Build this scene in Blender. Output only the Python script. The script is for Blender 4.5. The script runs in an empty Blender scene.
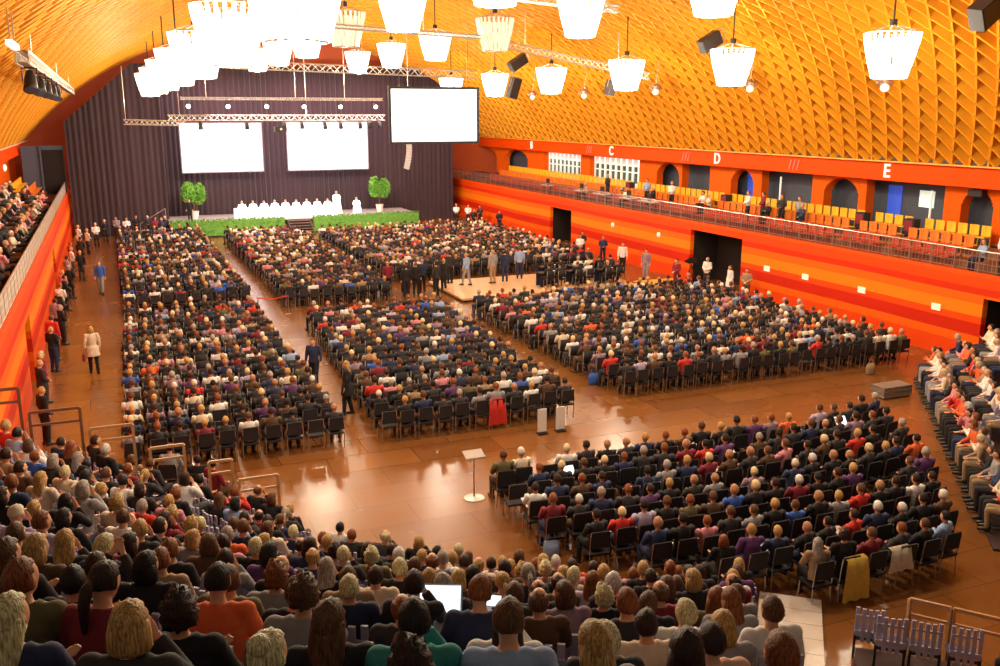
import bpy, bmesh, math, random
from math import sin, cos, pi, radians, degrees, hypot, atan2, acos, asin, sqrt
from mathutils import Vector, Matrix, Euler
import numpy as np
R = random.Random(7)
scene = bpy.context.scene
COL = scene.collection

# ------------------------------------------------------------------ materials
MATS = {}
def newmat(name):
    m = bpy.data.materials.new(name); m.use_nodes = True
    nt = m.node_tree; b = nt.nodes['Principled BSDF']
    MATS[name] = m
    return m, nt, b
def mat(name, col, rough=.7, metal=0, noise=0.0, scale=8, emit=None, estr=0, spec=None):
    if name in MATS: return MATS[name]
    m, nt, b = newmat(name)
    b.inputs['Roughness'].default_value = rough; b.inputs['Metallic'].default_value = metal
    b.inputs['Base Color'].default_value = (*col, 1)
    if spec is not None: b.inputs['Specular IOR Level'].default_value = spec
    if noise:
        tc = nt.nodes.new('ShaderNodeTexCoord'); n = nt.nodes.new('ShaderNodeTexNoise'); n.inputs['Scale'].default_value = scale
        mx = nt.nodes.new('ShaderNodeMix'); mx.data_type = 'RGBA'
        nt.links.new(tc.outputs['Object'], n.inputs['Vector']); nt.links.new(n.outputs['Fac'], mx.inputs[0])
        mx.inputs[6].default_value = (*[c*(1-noise) for c in col], 1); mx.inputs[7].default_value = (*[min(1, c*(1+noise)) for c in col], 1)
        nt.links.new(mx.outputs[2], b.inputs['Base Color'])
    if emit: b.inputs['Emission Color'].default_value = (*emit, 1); b.inputs['Emission Strength'].default_value = estr
    m.diffuse_color = (*col, 1)
    return m

CLOTH = {'black':(.012,.011,.014),'charcoal':(.03,.028,.033),'navy':(.02,.03,.09),'brown':(.10,.05,.025),'tan':(.36,.24,.14),
 'white':(.8,.78,.76),'cream':(.72,.62,.48),'grey':(.3,.29,.31),'red':(.6,.03,.02),'orange':(.75,.13,.03),'maroon':(.22,.015,.03),
 'blue':(.04,.12,.5),'light blue':(.3,.42,.68),'olive':(.14,.12,.05),'pink':(.65,.25,.3),'yellow':(.75,.5,.08),'lilac':(.45,.38,.55),
 'teal':(.03,.25,.24),'purple':(.12,.04,.16),'mauve':(.3,.2,.26),'peach':(.75,.45,.32)}
HAIR = {'black':(.012,.009,.008),'dark brown':(.035,.014,.008),'brown':(.13,.055,.022),'auburn':(.26,.075,.02),'blond':(.55,.33,.11),
 'white blond':(.85,.66,.36),'grey':(.42,.36,.32),'white':(.8,.76,.7)}
for k, c in CLOTH.items(): mat(k.replace(' ', '_')+'_cloth', c, .85, noise=.18, scale=14)
def hairmat(nm, c):
    m, nt, b = newmat(nm); b.inputs['Roughness'].default_value = .5; b.inputs['Specular IOR Level'].default_value = .35
    tc = nt.nodes.new('ShaderNodeTexCoord'); mp = nt.nodes.new('ShaderNodeMapping'); mp.inputs['Scale'].default_value = (95,95,10)
    n = nt.nodes.new('ShaderNodeTexNoise'); n.inputs['Scale'].default_value = 1; n.inputs['Detail'].default_value = 3
    cr = nt.nodes.new('ShaderNodeValToRGB'); cr.color_ramp.elements[0].position = .35; cr.color_ramp.elements[1].position = .68
    cr.color_ramp.elements[0].color = (*[v*.38 for v in c], 1); cr.color_ramp.elements[1].color = (*[min(1,v*1.45) for v in c], 1)
    bp = nt.nodes.new('ShaderNodeBump'); bp.inputs['Strength'].default_value = .9; bp.inputs['Distance'].default_value = .012
    L = nt.links.new; L(tc.outputs['Object'], mp.inputs[0]); L(mp.outputs[0], n.inputs['Vector']); L(n.outputs['Fac'], cr.inputs[0]); L(cr.outputs[0], b.inputs['Base Color'])
    L(n.outputs['Fac'], bp.inputs['Height']); L(bp.outputs[0], b.inputs['Normal'])
for k, c in HAIR.items(): hairmat(k.replace(' ', '_')+'_hair', c)
def cm(k): return MATS[k.replace(' ', '_')+'_cloth']
def hm(k): return MATS[k.replace(' ', '_')+'_hair']
SKIN = mat('skin', (.70,.36,.22), .5, noise=.08)
EYE = mat('eye_dark', (.03,.015,.01), .3); LIP = mat('lip', (.45,.12,.09), .5)
SHOE = mat('shoe_leather', (.02,.015,.012), .4)
BLACKM = mat('black_metal', (.025,.022,.022), .45, .4)
STEEL = mat('chrome_steel', (.55,.5,.45), .3, .9)
ALU = mat('aluminium_truss', (.6,.57,.52), .4, .7)
CHAIRF = mat('chair_upholstery', (.018,.015,.02), .75, noise=.2)
LAV = mat('lavender_grey_plastic', (.48,.44,.62), .5)
LAVD = mat('dark_purple_fabric', (.05,.04,.09), .8)
YEL = mat('yellow_seat_plastic', (.85,.5,.02), .45)
ORS = mat('orange_seat_plastic', (.75,.2,.02), .45)
RES = mat('red_seat_plastic', (.5,.06,.02), .45)
WHITE = mat('white_paper', (.85,.84,.82), .6)
ROBE = mat('white_robe_glow', (.95,.93,.9), .7, emit=(1,.97,.95), estr=1.3)  # white cloth glows by emission in place of bright stage light
LEAF = mat('green_leaves', (.16,.42,.05), .55, noise=.5, scale=3)
HEDGE = mat('hedge_leaves', (.11,.30,.035), .7, noise=.5, scale=6)
SCREEN = mat('projection_screen_lit', (.9,.92,.95), .6, emit=(.95,.97,1), estr=1.6)
WOODRAIL = mat('pale_wood_rail', (.5,.27,.12), .45, noise=.2)
GREYBLUE = mat('blue_grey_wall', (.06,.075,.11), .6, noise=.15)
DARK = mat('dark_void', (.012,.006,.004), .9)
ORWALL = mat('orange_plaster', (.82,.12,.004), .7, noise=.08, scale=2, spec=.1)
FASC = mat('orange_fascia', (.85,.075,.001), .6, noise=.06, scale=1, spec=.1)
GLOW = mat('lamp_glass_lit', (1,.95,.85), .4, emit=(1,.93,.78), estr=3.2)
UNLIT = mat('lamp_glass_unlit_glow', (.8,.74,.62), .15, emit=(1,.9,.7), estr=.35)  # faint glow put into the glass of the switched-off lamps
LAPS = mat('laptop_screen_lit', (.8,.88,.95), .4, emit=(.75,.88,1), estr=1.6)

# floor: reddish brown boards with gloss
def floor_mat():
    m, nt, b = newmat('polished_board_floor')
    tc = nt.nodes.new('ShaderNodeTexCoord'); br = nt.nodes.new('ShaderNodeTexBrick')
    mp = nt.nodes.new('ShaderNodeMapping'); mp.inputs['Rotation'].default_value = (0,0,0)
    nt.links.new(tc.outputs['Object'], mp.inputs['Vector']); nt.links.new(mp.outputs['Vector'], br.inputs['Vector'])
    br.inputs['Scale'].default_value = 1; br.inputs['Brick Width'].default_value = 2.4; br.inputs['Row Height'].default_value = 1.2
    br.inputs['Mortar Size'].default_value = .012
    br.inputs['Color1'].default_value = (.19,.07,.016,1); br.inputs['Color2'].default_value = (.245,.094,.022,1); br.inputs['Mortar'].default_value = (.12,.04,.012,1)
    n = nt.nodes.new('ShaderNodeTexNoise'); n.inputs['Scale'].default_value = .5; n.inputs['Detail'].default_value = 4
    nt.links.new(tc.outputs['Object'], n.inputs['Vector'])
    mx = nt.nodes.new('ShaderNodeMix'); mx.data_type = 'RGBA'; mx.blend_type = 'MULTIPLY'; mx.inputs[0].default_value = .5
    nt.links.new(br.outputs['Color'], mx.inputs[6]); nt.links.new(n.outputs['Color'], mx.inputs[7])
    nt.links.new(br.outputs['Color'], b.inputs['Base Color'])
    rr = nt.nodes.new('ShaderNodeMapRange'); rr.inputs[3].default_value = .16; rr.inputs[4].default_value = .34
    nt.links.new(n.outputs['Fac'], rr.inputs[0]); nt.links.new(rr.outputs[0], b.inputs['Roughness'])
    return m
FLOOR = floor_mat()
# banded panelling of the lower side walls: colour by height with long segments along the wall
def band_mat():
    m, nt, b = newmat('banded_orange_panels')
    tc = nt.nodes.new('ShaderNodeTexCoord'); sp = nt.nodes.new('ShaderNodeSeparateXYZ')
    nt.links.new(tc.outputs['Object'], sp.inputs[0])
    n = nt.nodes.new('ShaderNodeTexNoise'); n.inputs['Scale'].default_value = 1; n.inputs['Detail'].default_value = 1
    mp = nt.nodes.new('ShaderNodeMapping'); mp.inputs['Scale'].default_value = (0,.07,.0)
    nt.links.new(tc.outputs['Object'], mp.inputs[0]); nt.links.new(mp.outputs[0], n.inputs['Vector'])
    ma = nt.nodes.new('ShaderNodeMath'); ma.operation = 'MULTIPLY_ADD'; ma.inputs[1].default_value = .22; 
    nt.links.new(n.outputs['Fac'], ma.inputs[0]); nt.links.new(sp.outputs['Z'], ma.inputs[2])
    mr = nt.nodes.new('ShaderNodeMapRange'); mr.inputs[1].default_value = .2; mr.inputs[2].default_value = 3.6
    nt.links.new(ma.outputs[0], mr.inputs[0])
    cr = nt.nodes.new('ShaderNodeValToRGB'); cr.color_ramp.interpolation = 'CONSTANT'
    E = cr.color_ramp.elements; E[0].position = 0; E[0].color = (.78,.06,.002,1); E[1].position = .18; E[1].color = (.85,.12,.003,1)
    for p_, c in ((.28,(.6,.02,.002)),(.42,(.82,.07,.002)),(.50,(.9,.22,.005)),(.64,(.88,.13,.003)),(.74,(.68,.03,.002)),(.82,(.82,.065,.002)),(.93,(.85,.09,.003))):
        e = E.new(p_); e.color = (*c, 1)
    nt.links.new(mr.outputs[0], cr.inputs[0]); nt.links.new(cr.outputs[0], b.inputs['Base Color'])
    b.inputs['Roughness'].default_value = .5; b.inputs['Specular IOR Level'].default_value = .2
    return m
BAND = band_mat()
def drape_mat():
    m, nt, b = newmat('dark_purple_drape')
    b.inputs['Base Color'].default_value = (.036,.017,.022,1); b.inputs['Roughness'].default_value = .85
    b.inputs['Sheen Weight'].default_value = .3
    return m
DRAPE = drape_mat()
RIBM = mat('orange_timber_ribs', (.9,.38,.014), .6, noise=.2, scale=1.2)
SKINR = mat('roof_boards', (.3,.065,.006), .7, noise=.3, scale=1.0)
def vcol_mat(name, rough):
    m, nt, b = newmat(name)
    a = nt.nodes.new('ShaderNodeAttribute'); a.attribute_name = 'Col'; nt.links.new(a.outputs['Color'], b.inputs['Base Color'])
    b.inputs['Roughness'].default_value = rough
    return m
CROWDM = vcol_mat('crowd_cloth_and_hair', .8)

# ------------------------------------------------------------------ mesh builder
class MB:
    def __init__(s): s.v = []; s.f = []; s.m = []; s.mi = 0
    def box(s, c, d, rz=0, rot=None):
        M = Matrix.Rotation(rz, 3, 'Z') if rot is None else rot
        n = len(s.v)
        for dx in (-.5,.5):
            for dy in (-.5,.5):
                for dz in (-.5,.5):
                    s.v.append(tuple(M @ Vector((d[0]*dx, d[1]*dy, d[2]*dz)) + Vector(c)))
        for q in ((0,1,3,2),(4,6,7,5),(0,4,5,1),(2,3,7,6),(0,2,6,4),(1,5,7,3)):
            s.f.append([n+i for i in q]); s.m.append(s.mi)
        return s
    def bar(s, a, b, w, h=None):
        a = Vector(a); b = Vector(b); d = b-a; L = d.length
        if L < 1e-6: return s
        q = d.to_track_quat('Y', 'Z').to_matrix()
        return s.box((a+b)/2, (w, L, h or w), rot=q)
    def tube(s, pts, rad, n=8, cap=True, ref=None):
        pts = [Vector(p) for p in pts]; k = len(pts); base = len(s.v)
        for i, p in enumerate(pts):
            d = (pts[min(i+1,k-1)]-pts[max(i-1,0)]).normalized()
            u = Vector(ref) if ref else (Vector((1,0,0)) if abs(d.x) < .9 else Vector((0,1,0)))
            u = (u - d*u.dot(d)).normalized(); w = d.cross(u)
            r = rad[i] if isinstance(rad, (list,tuple)) else rad
            ru, rw = r if isinstance(r, (list,tuple)) else (r, r)
            for j in range(n):
                t = 2*pi*j/n; s.v.append(tuple(p+u*ru*cos(t)+w*rw*sin(t)))
        for i in range(k-1):
            for j in range(n):
                a = base+i*n+j; b = base+i*n+(j+1)%n
                s.f.append([a, b, b+n, a+n]); s.m.append(s.mi)
        if cap:
            s.f.append([base+j for j in range(n)][::-1]); s.m.append(s.mi)
            s.f.append([base+(k-1)*n+j for j in range(n)]); s.m.append(s.mi)
        return s
    def ell(s, c, r, n=10, m=8, rot=None, fn=None):
        base = len(s.v); c = Vector(c)
        def put(x,y,z):
            p = Vector((x*r[0], y*r[1], z*r[2]))
            if fn: p = fn(p, Vector((x,y,z)))
            if rot is not None: p = rot @ p
            s.v.append(tuple(p+c))
        put(0,0,1)
        for i in range(1, m):
            t = pi*i/m
            for j in range(n):
                a = 2*pi*j/n; put(sin(t)*cos(a), sin(t)*sin(a), cos(t))
        put(0,0,-1)
        for j in range(n): s.f.append([base, base+1+j, base+1+(j+1)%n]); s.m.append(s.mi)
        for i in range(m-2):
            for j in range(n):
                a = base+1+i*n+j; b = base+1+i*n+(j+1)%n
                s.f.append([a, a+n, b+n, b]); s.m.append(s.mi)
        l = base+1+(m-2)*n; e = len(s.v)-1
        for j in range(n): s.f.append([l+j, e, l+(j+1)%n]); s.m.append(s.mi)
        return s
    def quad(s, a, b, c, d):
        n = len(s.v); s.v += [tuple(a),tuple(b),tuple(c),tuple(d)]; s.f.append([n,n+1,n+2,n+3]); s.m.append(s.mi); return s
    def mesh(s, name, mats, smooth=False):
        me = bpy.data.meshes.new(name); me.from_pydata(s.v, [], s.f)
        for m in (mats if isinstance(mats, (list,tuple)) else [mats]): me.materials.append(m)
        if max(s.m, default=0) > 0: me.polygons.foreach_set('material_index', s.m)
        if smooth: me.polygons.foreach_set('use_smooth', [True]*len(me.polygons))
        me.update(); return me
    def obj(s, name, mats, parent=None, smooth=False, loc=(0,0,0), rz=0):
        return ob(name, s.mesh(name, mats, smooth), parent, loc, rz)
def ob(name, data, parent=None, loc=(0,0,0), rz=0):
    o = bpy.data.objects.new(name, data); COL.objects.link(o); o.location = loc; o.rotation_euler = (0,0,rz)
    if parent: o.parent = parent
    return o
def tag(o, label=None, cat=None, group=None, kind=None):
    if label: o['label'] = label
    if cat: o['category'] = cat
    if group: o['group'] = group
    if kind: o['kind'] = kind
    return o
def empty(name, loc=(0,0,0), rz=0):
    o = ob(name, None, None, loc, rz); o.empty_display_size = .2; return o
def struct(o): o['kind'] = 'structure'; return o
def copy_tree(o, parent=None):
    c = o.copy(); COL.objects.link(c)
    if parent: c.parent = parent
    for ch in o.children: copy_tree(ch, c)
    return c
def fused(mb, voxel, name, mats, smooth_it=3):
    """one continuous surface out of overlapping volumes"""
    me = mb.mesh('raw', mats); o = bpy.data.objects.new('raw', me); COL.objects.link(o)
    r = o.modifiers.new('r', 'REMESH'); r.mode = 'VOXEL'; r.voxel_size = voxel; r.use_smooth_shade = True
    if smooth_it:
        sm = o.modifiers.new('s', 'SMOOTH'); sm.factor = .5; sm.iterations = smooth_it
    dg = bpy.context.evaluated_depsgraph_get(); dg.update()
    out = bpy.data.meshes.new_from_object(o.evaluated_get(dg)); out.name = name
    bpy.data.objects.remove(o); bpy.data.meshes.remove(me)
    out.materials.clear()
    for m in (mats if isinstance(mats, (list,tuple)) else [mats]): out.materials.append(m)
    out.polygons.foreach_set('use_smooth', [True]*len(out.polygons))
    return out

# ------------------------------------------------------------------ people
# local frame: +Y is forward, Z up, origin on the floor
def pose_geo(kind, arms='lap', yaw=0, pitch=0, lean=0.0, stride=0):
    P = {}
    if kind == 'sit':
        P['pel'] = (0,-.02,.52); hz = .52
        P['hip'] = [(-.09,0,.53),(.09,0,.53)]; P['knee'] = [(-.12,.42,.53),(.12,.42,.53)]; P['ank'] = [(-.12,.40,.09),(.12,.41,.09)]
        ch, sh, nk, hd = .80, 1.03, 1.085, 1.195
    else:
        P['pel'] = (0,0,.93)
        P['hip'] = [(-.09,0,.93),(.09,0,.93)]; P['knee'] = [(-.10,.03+stride*.5,.50),(.10,.03-stride*.4,.50)]; P['ank'] = [(-.11,stride*.9,.09),(.11,-stride*.9,.09)]
        ch, sh, nk, hd = 1.20, 1.45, 1.50, 1.615
    y = lambda z: lean*(z-P['pel'][2]) - (.02 if kind == 'sit' else 0)
    P['chest'] = (0,y(ch),ch); P['sh'] = [(-.185,y(sh)-.01,sh-.02),(.185,y(sh)-.01,sh-.02)]; P['shc'] = (0,y(sh)-.01,sh)
    P['neck'] = (0,y(nk),nk); P['head'] = Vector((0, y(hd)+.02, hd)); P['hrot'] = Euler((pitch,0,yaw)).to_matrix()
    b = y(sh)
    s0 = sh
    A = {'lap': [((-.27,b+.03,s0-.27),(-.12,b+.27,s0-.36)),((.27,b+.03,s0-.27),(.11,b+.28,s0-.36))],
         'cross':[((-.25,b+.1,s0-.26),(.06,b+.24,s0-.2)),((.25,b+.1,s0-.26),(-.06,b+.27,s0-.22))],
         'chin':[((-.27,b+.03,s0-.27),(-.12,b+.27,s0-.36)),((.2,b+.2,s0-.22),(.05,b+.2,s0+.03))],
         'camera':[((-.24,b+.2,s0-.12),(-.05,b+.33,s0+.14)),((.24,b+.2,s0-.12),(.05,b+.33,s0+.14))],
         'hang':[((-.25,b-.02,s0-.29),(-.25,b+.05,s0-.53)),((.25,b-.02,s0-.29),(.25,b+.05,s0-.53))],
         'clasp':[((-.25,b+.02,s0-.28),(-.05,b+.22,s0-.38)),((.25,b+.02,s0-.28),(.05,b+.22,s0-.40))],
         'side':[((-.27,b+.03,s0-.27),(-.12,b+.27,s0-.36)),((.42,b-.02,s0-.12),(.62,b+.04,s0-.16))]}[arms]
    P['elb'] = [a[0] for a in A]; P['wri'] = [a[1] for a in A]
    return P
def lerp(a, b, t): return tuple(a[i]+(b[i]-a[i])*t for i in range(3))
def body_mesh(P, female):
    g = MB(); sw = .9 if female else 1
    g.tube([P['pel'], lerp(P['pel'],P['chest'],.5), P['chest'], lerp(P['chest'],P['shc'],.7), P['shc']], [(.15,.11),(.125,.10),(.15*sw,.11),(.15*sw,.10),(.09,.07)], 12, ref=(1,0,0))
    H = P['head']; r = P['hrot']
    g.tube([P['shc'], P['neck'], H+r@Vector((0,-.02,-.06))], [(.075,.07),(.052,.055),(.05,.057)], 10, ref=(1,0,0))
    def face(p, u):
        if u.z < 0: p.x *= 1-.28*(-u.z); 
        return p
    g.ell(H, (.076,.096,.118), 20, 16, rot=r, fn=face)
    g.ell(H+r@Vector((0,.03,-.05)), (.052,.06,.06), 12, 8, rot=r)           # jaw
    g.tube([H+r@Vector((0,.088,.02)), H+r@Vector((0,.112,-.022)), H+r@Vector((0,.085,-.03))], [.009,.016,.010], 6)  # nose
    for s in (-1,1): g.ell(H+r@Vector((s*.078,-.005,-.005)), (.012,.02,.032), 8, 6, rot=r)
    for i in (0,1):
        S, E_, W = P['sh'][i], P['elb'][i], P['wri'][i]
        g.tube([P['shc'], S, E_], [.06,.052,.038], 8); g.tube([E_, lerp(E_,W,.35), W], [.04,.038,.026], 8)
        d = (Vector(W)-Vector(E_)).normalized(); sd = Vector((1,0,0)); sd = (sd-d*sd.dot(d)).normalized(); up = d.cross(sd)
        Wv = Vector(W)
        g.tube([Wv, Wv+d*.05, Wv+d*.09], [(.026,.016),(.04,.016),(.038,.014)], 8, ref=tuple(sd))
        for f, (ox, L) in enumerate(((-.03,.055),(-.01,.07),(.01,.072),(.03,.06))):   # four fingers
            a = Wv+d*.085+sd*ox; g.tube([a, a+d*L*.55-up*.008, a+d*L-up*.025], [.0095,.0085,.007], 6)
        th = Wv+d*.03-sd*.03*(1 if i else -1); g.tube([th, th+d*.03-sd*.02*(1 if i else -1), th+d*.055-sd*.02*(1 if i else -1)-up*.01], [.012,.011,.008], 6)
        h, k, a = P['hip'][i], P['knee'][i], P['ank'][i]
        g.tube([h, lerp(h,k,.5), k], [.085,.075,.055], 8); g.tube([k, lerp(k,a,.35), a], [.055,.05,.035], 8)
        g.tube([(a[0],a[1]-.04,.045),(a[0],a[1]+.08,.04),(a[0],a[1]+.17,.03)], [.035,.035,.022], 6)
    me = fused(g, .012, 'person_body', [SKIN, EYE, LIP], 2)
    eyes = [H+r@Vector((s*.03,.088,.018)) for s in (-1,1)]; mo = H+r@Vector((0,.09,-.05))
    for p in me.polygons:
        c = p.center
        if min((c-e).length for e in eyes) < .013: p.material_index = 1
        elif (c-mo).length < .022 and abs((r.inverted()@(c-mo)).z) < .008: p.material_index = 2
    return me
def top_mesh(P, female, long=0):
    g = MB(); sw = .92 if female else 1.03
    pel = Vector(P['pel']); low = pel + Vector((0,0,-.03-long))
    g.tube([low, pel+Vector((0,0,.05)), lerp(P['pel'],P['chest'],.5), P['chest'], lerp(P['chest'],P['shc'],.6), P['shc'], lerp(P['shc'],P['neck'],.35)],
           [(.185,.145) if not long else (.25,.21),(.175,.135) if not long else (.2,.17),(.155*sw,.125),(.175*sw,.13),(.185*sw,.125),(.15*sw,.09),(.07,.065)], 16, ref=(1,0,0))
    for i in (0,1):
        S, E_, W = P['sh'][i], P['elb'][i], P['wri'][i]
        g.tube([lerp(P['shc'],S,.4), S, lerp(S,E_,.5), E_], [.07,.075,.063,.054], 10)
        g.ell(S, (.075,.075,.07), 10, 8)
        g.tube([E_, lerp(E_,W,.5), lerp(E_,W,.93)], [.055,.05,.042], 10); g.ell(E_, (.055,.055,.055), 8, 6)
    # collar
    g.tube([lerp(P['shc'],P['neck'],.2), lerp(P['shc'],P['neck'],.65)], [(.082,.078),(.066,.066)], 12, ref=(1,0,0))
    return fused(g, .017, 'top', [cm('black')], 2)
def trousers_mesh(P, skirt=False):
    g = MB(); pel = Vector(P['pel'])
    g.tube([pel+Vector((0,0,.06)), pel, pel+Vector((0,0,-.06))], [(.165,.13),(.18,.14),(.17,.13)], 14, ref=(1,0,0))
    for i in (0,1):
        h, k, a = P['hip'][i], P['knee'][i], P['ank'][i]
        g.ell(h, (.1,.11,.1), 10, 8)
        g.tube([h, lerp(h,k,.5), k], [.105,.095,.078], 10); g.ell(k, (.078,.078,.075), 8, 6)
        g.tube([k, lerp(k,a,.5), (a[0],a[1],a[2]+.0)], [.076,.07,.062], 10)
    return fused(g, .02, 'trousers', [cm('charcoal')], 2)
def shoes_mesh(P):
    g = MB()
    for i in (0,1):
        a = P['ank'][i]
        g.tube([(a[0],a[1]-.075,.05),(a[0],a[1]-.03,.055),(a[0],a[1]+.07,.045),(a[0],a[1]+.15,.035),(a[0],a[1]+.2,.025)], [(.035,.04),(.045,.052),(.048,.045),(.045,.034),(.028,.02)], 10, ref=(1,0,0))
        g.box((a[0],a[1]+.06,.008), (.085,.26,.016))
    return g.mesh('shoes', SHOE, True)
# hair shapes live in the head frame (origin = head centre)
def hair_mesh(style):
    g = MB(); rn = random.Random(hash(style) % 99 if False else len(style))
    amp = {'curly':.018}.get(style, .004)
    def cap(p, u):
        # face opening: pull the front lower part inside the skull
        q = Vector(p)
        low = {'short':-.62,'balding':-.5,'curly':-.6,'bob':-.9,'long':-1,'ponytail':-.4,'bun':-.35,'cap':-.1}[style]
        if u.y > .25 and u.z < .55: q = Vector((p.x*.72, p.y*.62, p.z*.8))
        elif u.z < low: q = Vector((p.x*.55, p.y*.55, p.z*.75))
        if style == 'balding' and u.z > .62 : q = Vector((p.x*.85, p.y*.85, p.z*.84))
        if u.y < .1 and -.75 < u.z < -.1 and style != 'balding': q = Vector((q.x*1.03, q.y*.97, q.z))
        k = 1 + amp/.1*(sin(u.x*13+u.y*7)*cos(u.z*17+u.y*9)) + .02*sin(u.x*5+3*u.z+len(style))
        return q*k
    sc = {'curly':1.16,'bob':1.07,'long':1.06,'short':1.0,'balding':.98}.get(style, 1.03)
    if style == 'cap':
        g.ell((0,-.005,.015), (.09,.11,.115), 24, 16, fn=cap)
        g.mi = 0
    else:
        g.ell((0,-.012,.012), (.087*sc,.107*sc,.118*sc), 24, 18, fn=cap)
    if style == 'bob':
        g.tube([(0,-.03,.05),(0,-.035,-.02),(0,-.035,-.085),(0,-.03,-.115),(0,-.03,-.12)], [(.088,.08),(.104,.08),(.108,.072),(.09,.055),(.04,.03)], 20, ref=(1,0,0))
    if style == 'long':
        g.tube([(0,-.03,.03),(0,-.045,-.06),(0,-.075,-.16),(0,-.10,-.26),(0,-.115,-.33)], [(.09,.08),(.1,.075),(.105,.055),(.095,.035),(.06,.02)], 16, ref=(1,0,0))
    if style == 'ponytail':
        g.ell((0,-.115,.03), (.03,.03,.03), 10, 8)
        g.tube([(0,-.12,.03),(0,-.165,-.02),(0,-.17,-.1),(0,-.15,-.2),(0,-.14,-.27)], [.026,.036,.034,.026,.01], 10)
    if style == 'bun':
        g.ell((0,-.075,.085), (.06,.06,.055), 14, 10)
    if style == 'cap':
        g.tube([(0,.06,.04),(0,.12,.035),(0,.17,.02)], [(.07,.012),(.068,.008),(.045,.006)], 14, ref=(1,0,0))
        return g.mesh('hair', cm('cream'), True)
    return g.mesh('hair', hm('brown'), True)
HAIRS = {s: hair_mesh(s) for s in ('short','balding','curly','bob','long','ponytail','bun','cap')}
VAR = {}
def variant(key, **kw):
    P = pose_geo(**kw); fem = key.startswith('f')
    VAR[key] = dict(P=P, body=body_mesh(P, fem), top=top_mesh(P, fem, .25 if key.endswith('coat') else 0), trousers=trousers_mesh(P), shoes=shoes_mesh(P))
variant('m_lap', kind='sit', arms='lap', yaw=.12, pitch=-.02)
variant('f_lap', kind='sit', arms='cross', yaw=-.3, pitch=-.05, lean=.03)
variant('m_turn', kind='sit', arms='cross', yaw=.45, pitch=0, lean=-.06)
variant('f_chin', kind='sit', arms='chin', yaw=.2, pitch=-.1, lean=.12)
variant('m_lean', kind='sit', arms='lap', yaw=-.15, pitch=-.3, lean=.25)
variant('m_camera', kind='sit', arms='camera', yaw=0, pitch=0, lean=.05)
variant('m_side', kind='sit', arms='side', yaw=-.2, pitch=0, lean=-.05)
variant('m_stand', kind='stand', arms='hang', yaw=.1)
variant('m_clasp', kind='stand', arms='clasp', yaw=-.15)
variant('m_walk', kind='stand', arms='hang', stride=.22, lean=.03)
variant('f_coat', kind='stand', arms='hang', stride=.12)
SITV = ['m_lap','f_lap','m_turn','f_chin','m_lean','m_lap','f_lap','m_side']

PC = [0]
def person(loc, rz, var, hair, style, top, bottom='charcoal', label='', group=None, scale=1.0, garment='jacket'):
    V = VAR[var]; PC[0] += 1
    o = ob('person', V['body'], None, loc, rz); o.scale = (scale,)*3
    tag(o, label, 'person', group)
    t = ob(garment, V['top'], o); setslot(t, cm(top))
    q = ob('trousers', V['trousers'], o); setslot(q, cm(bottom))
    ob('shoes', V['shoes'], o)
    h = ob('cap' if style == 'cap' else 'hair', HAIRS[style], o)
    h.location = V['P']['head']; h.rotation_euler = V['P']['hrot'].to_euler()
    setslot(h, cm('cream') if style == 'cap' else hm(hair))
    return o
def setslot(o, m):
    o.material_slots[0].link = 'OBJECT'; o.material_slots[0].material = m
CW = [('black',30),('charcoal',22),('navy',11),('brown',7),('white',8),('cream',4),('grey',6),('red',3),('maroon',4),('blue',2),('light blue',2),('olive',3),('pink',2),('tan',3),('lilac',2),('purple',3),('mauve',2),('orange',1)]
HW = [('dark brown',26),('brown',22),('black',12),('auburn',12),('blond',17),('white blond',11),('grey',10),('white',6)]
SW = [('short',46),('bob',18),('long',12),('balding',9),('curly',8),('ponytail',5)]
def fit(hair, style, top, where, limit=16):
    for h in ('%s %s hair' % (style, hair), '%s hair' % hair, hair.split()[-1]+' hair'):
        t = 'person, %s, %s top, %s' % (h.strip(), top, where)
        if len(t.replace(',', ' ').split()) <= limit: return t
    return t
def pick(W, rn=R): return rn.choices([a for a,_ in W], [b for _,b in W])[0]
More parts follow.
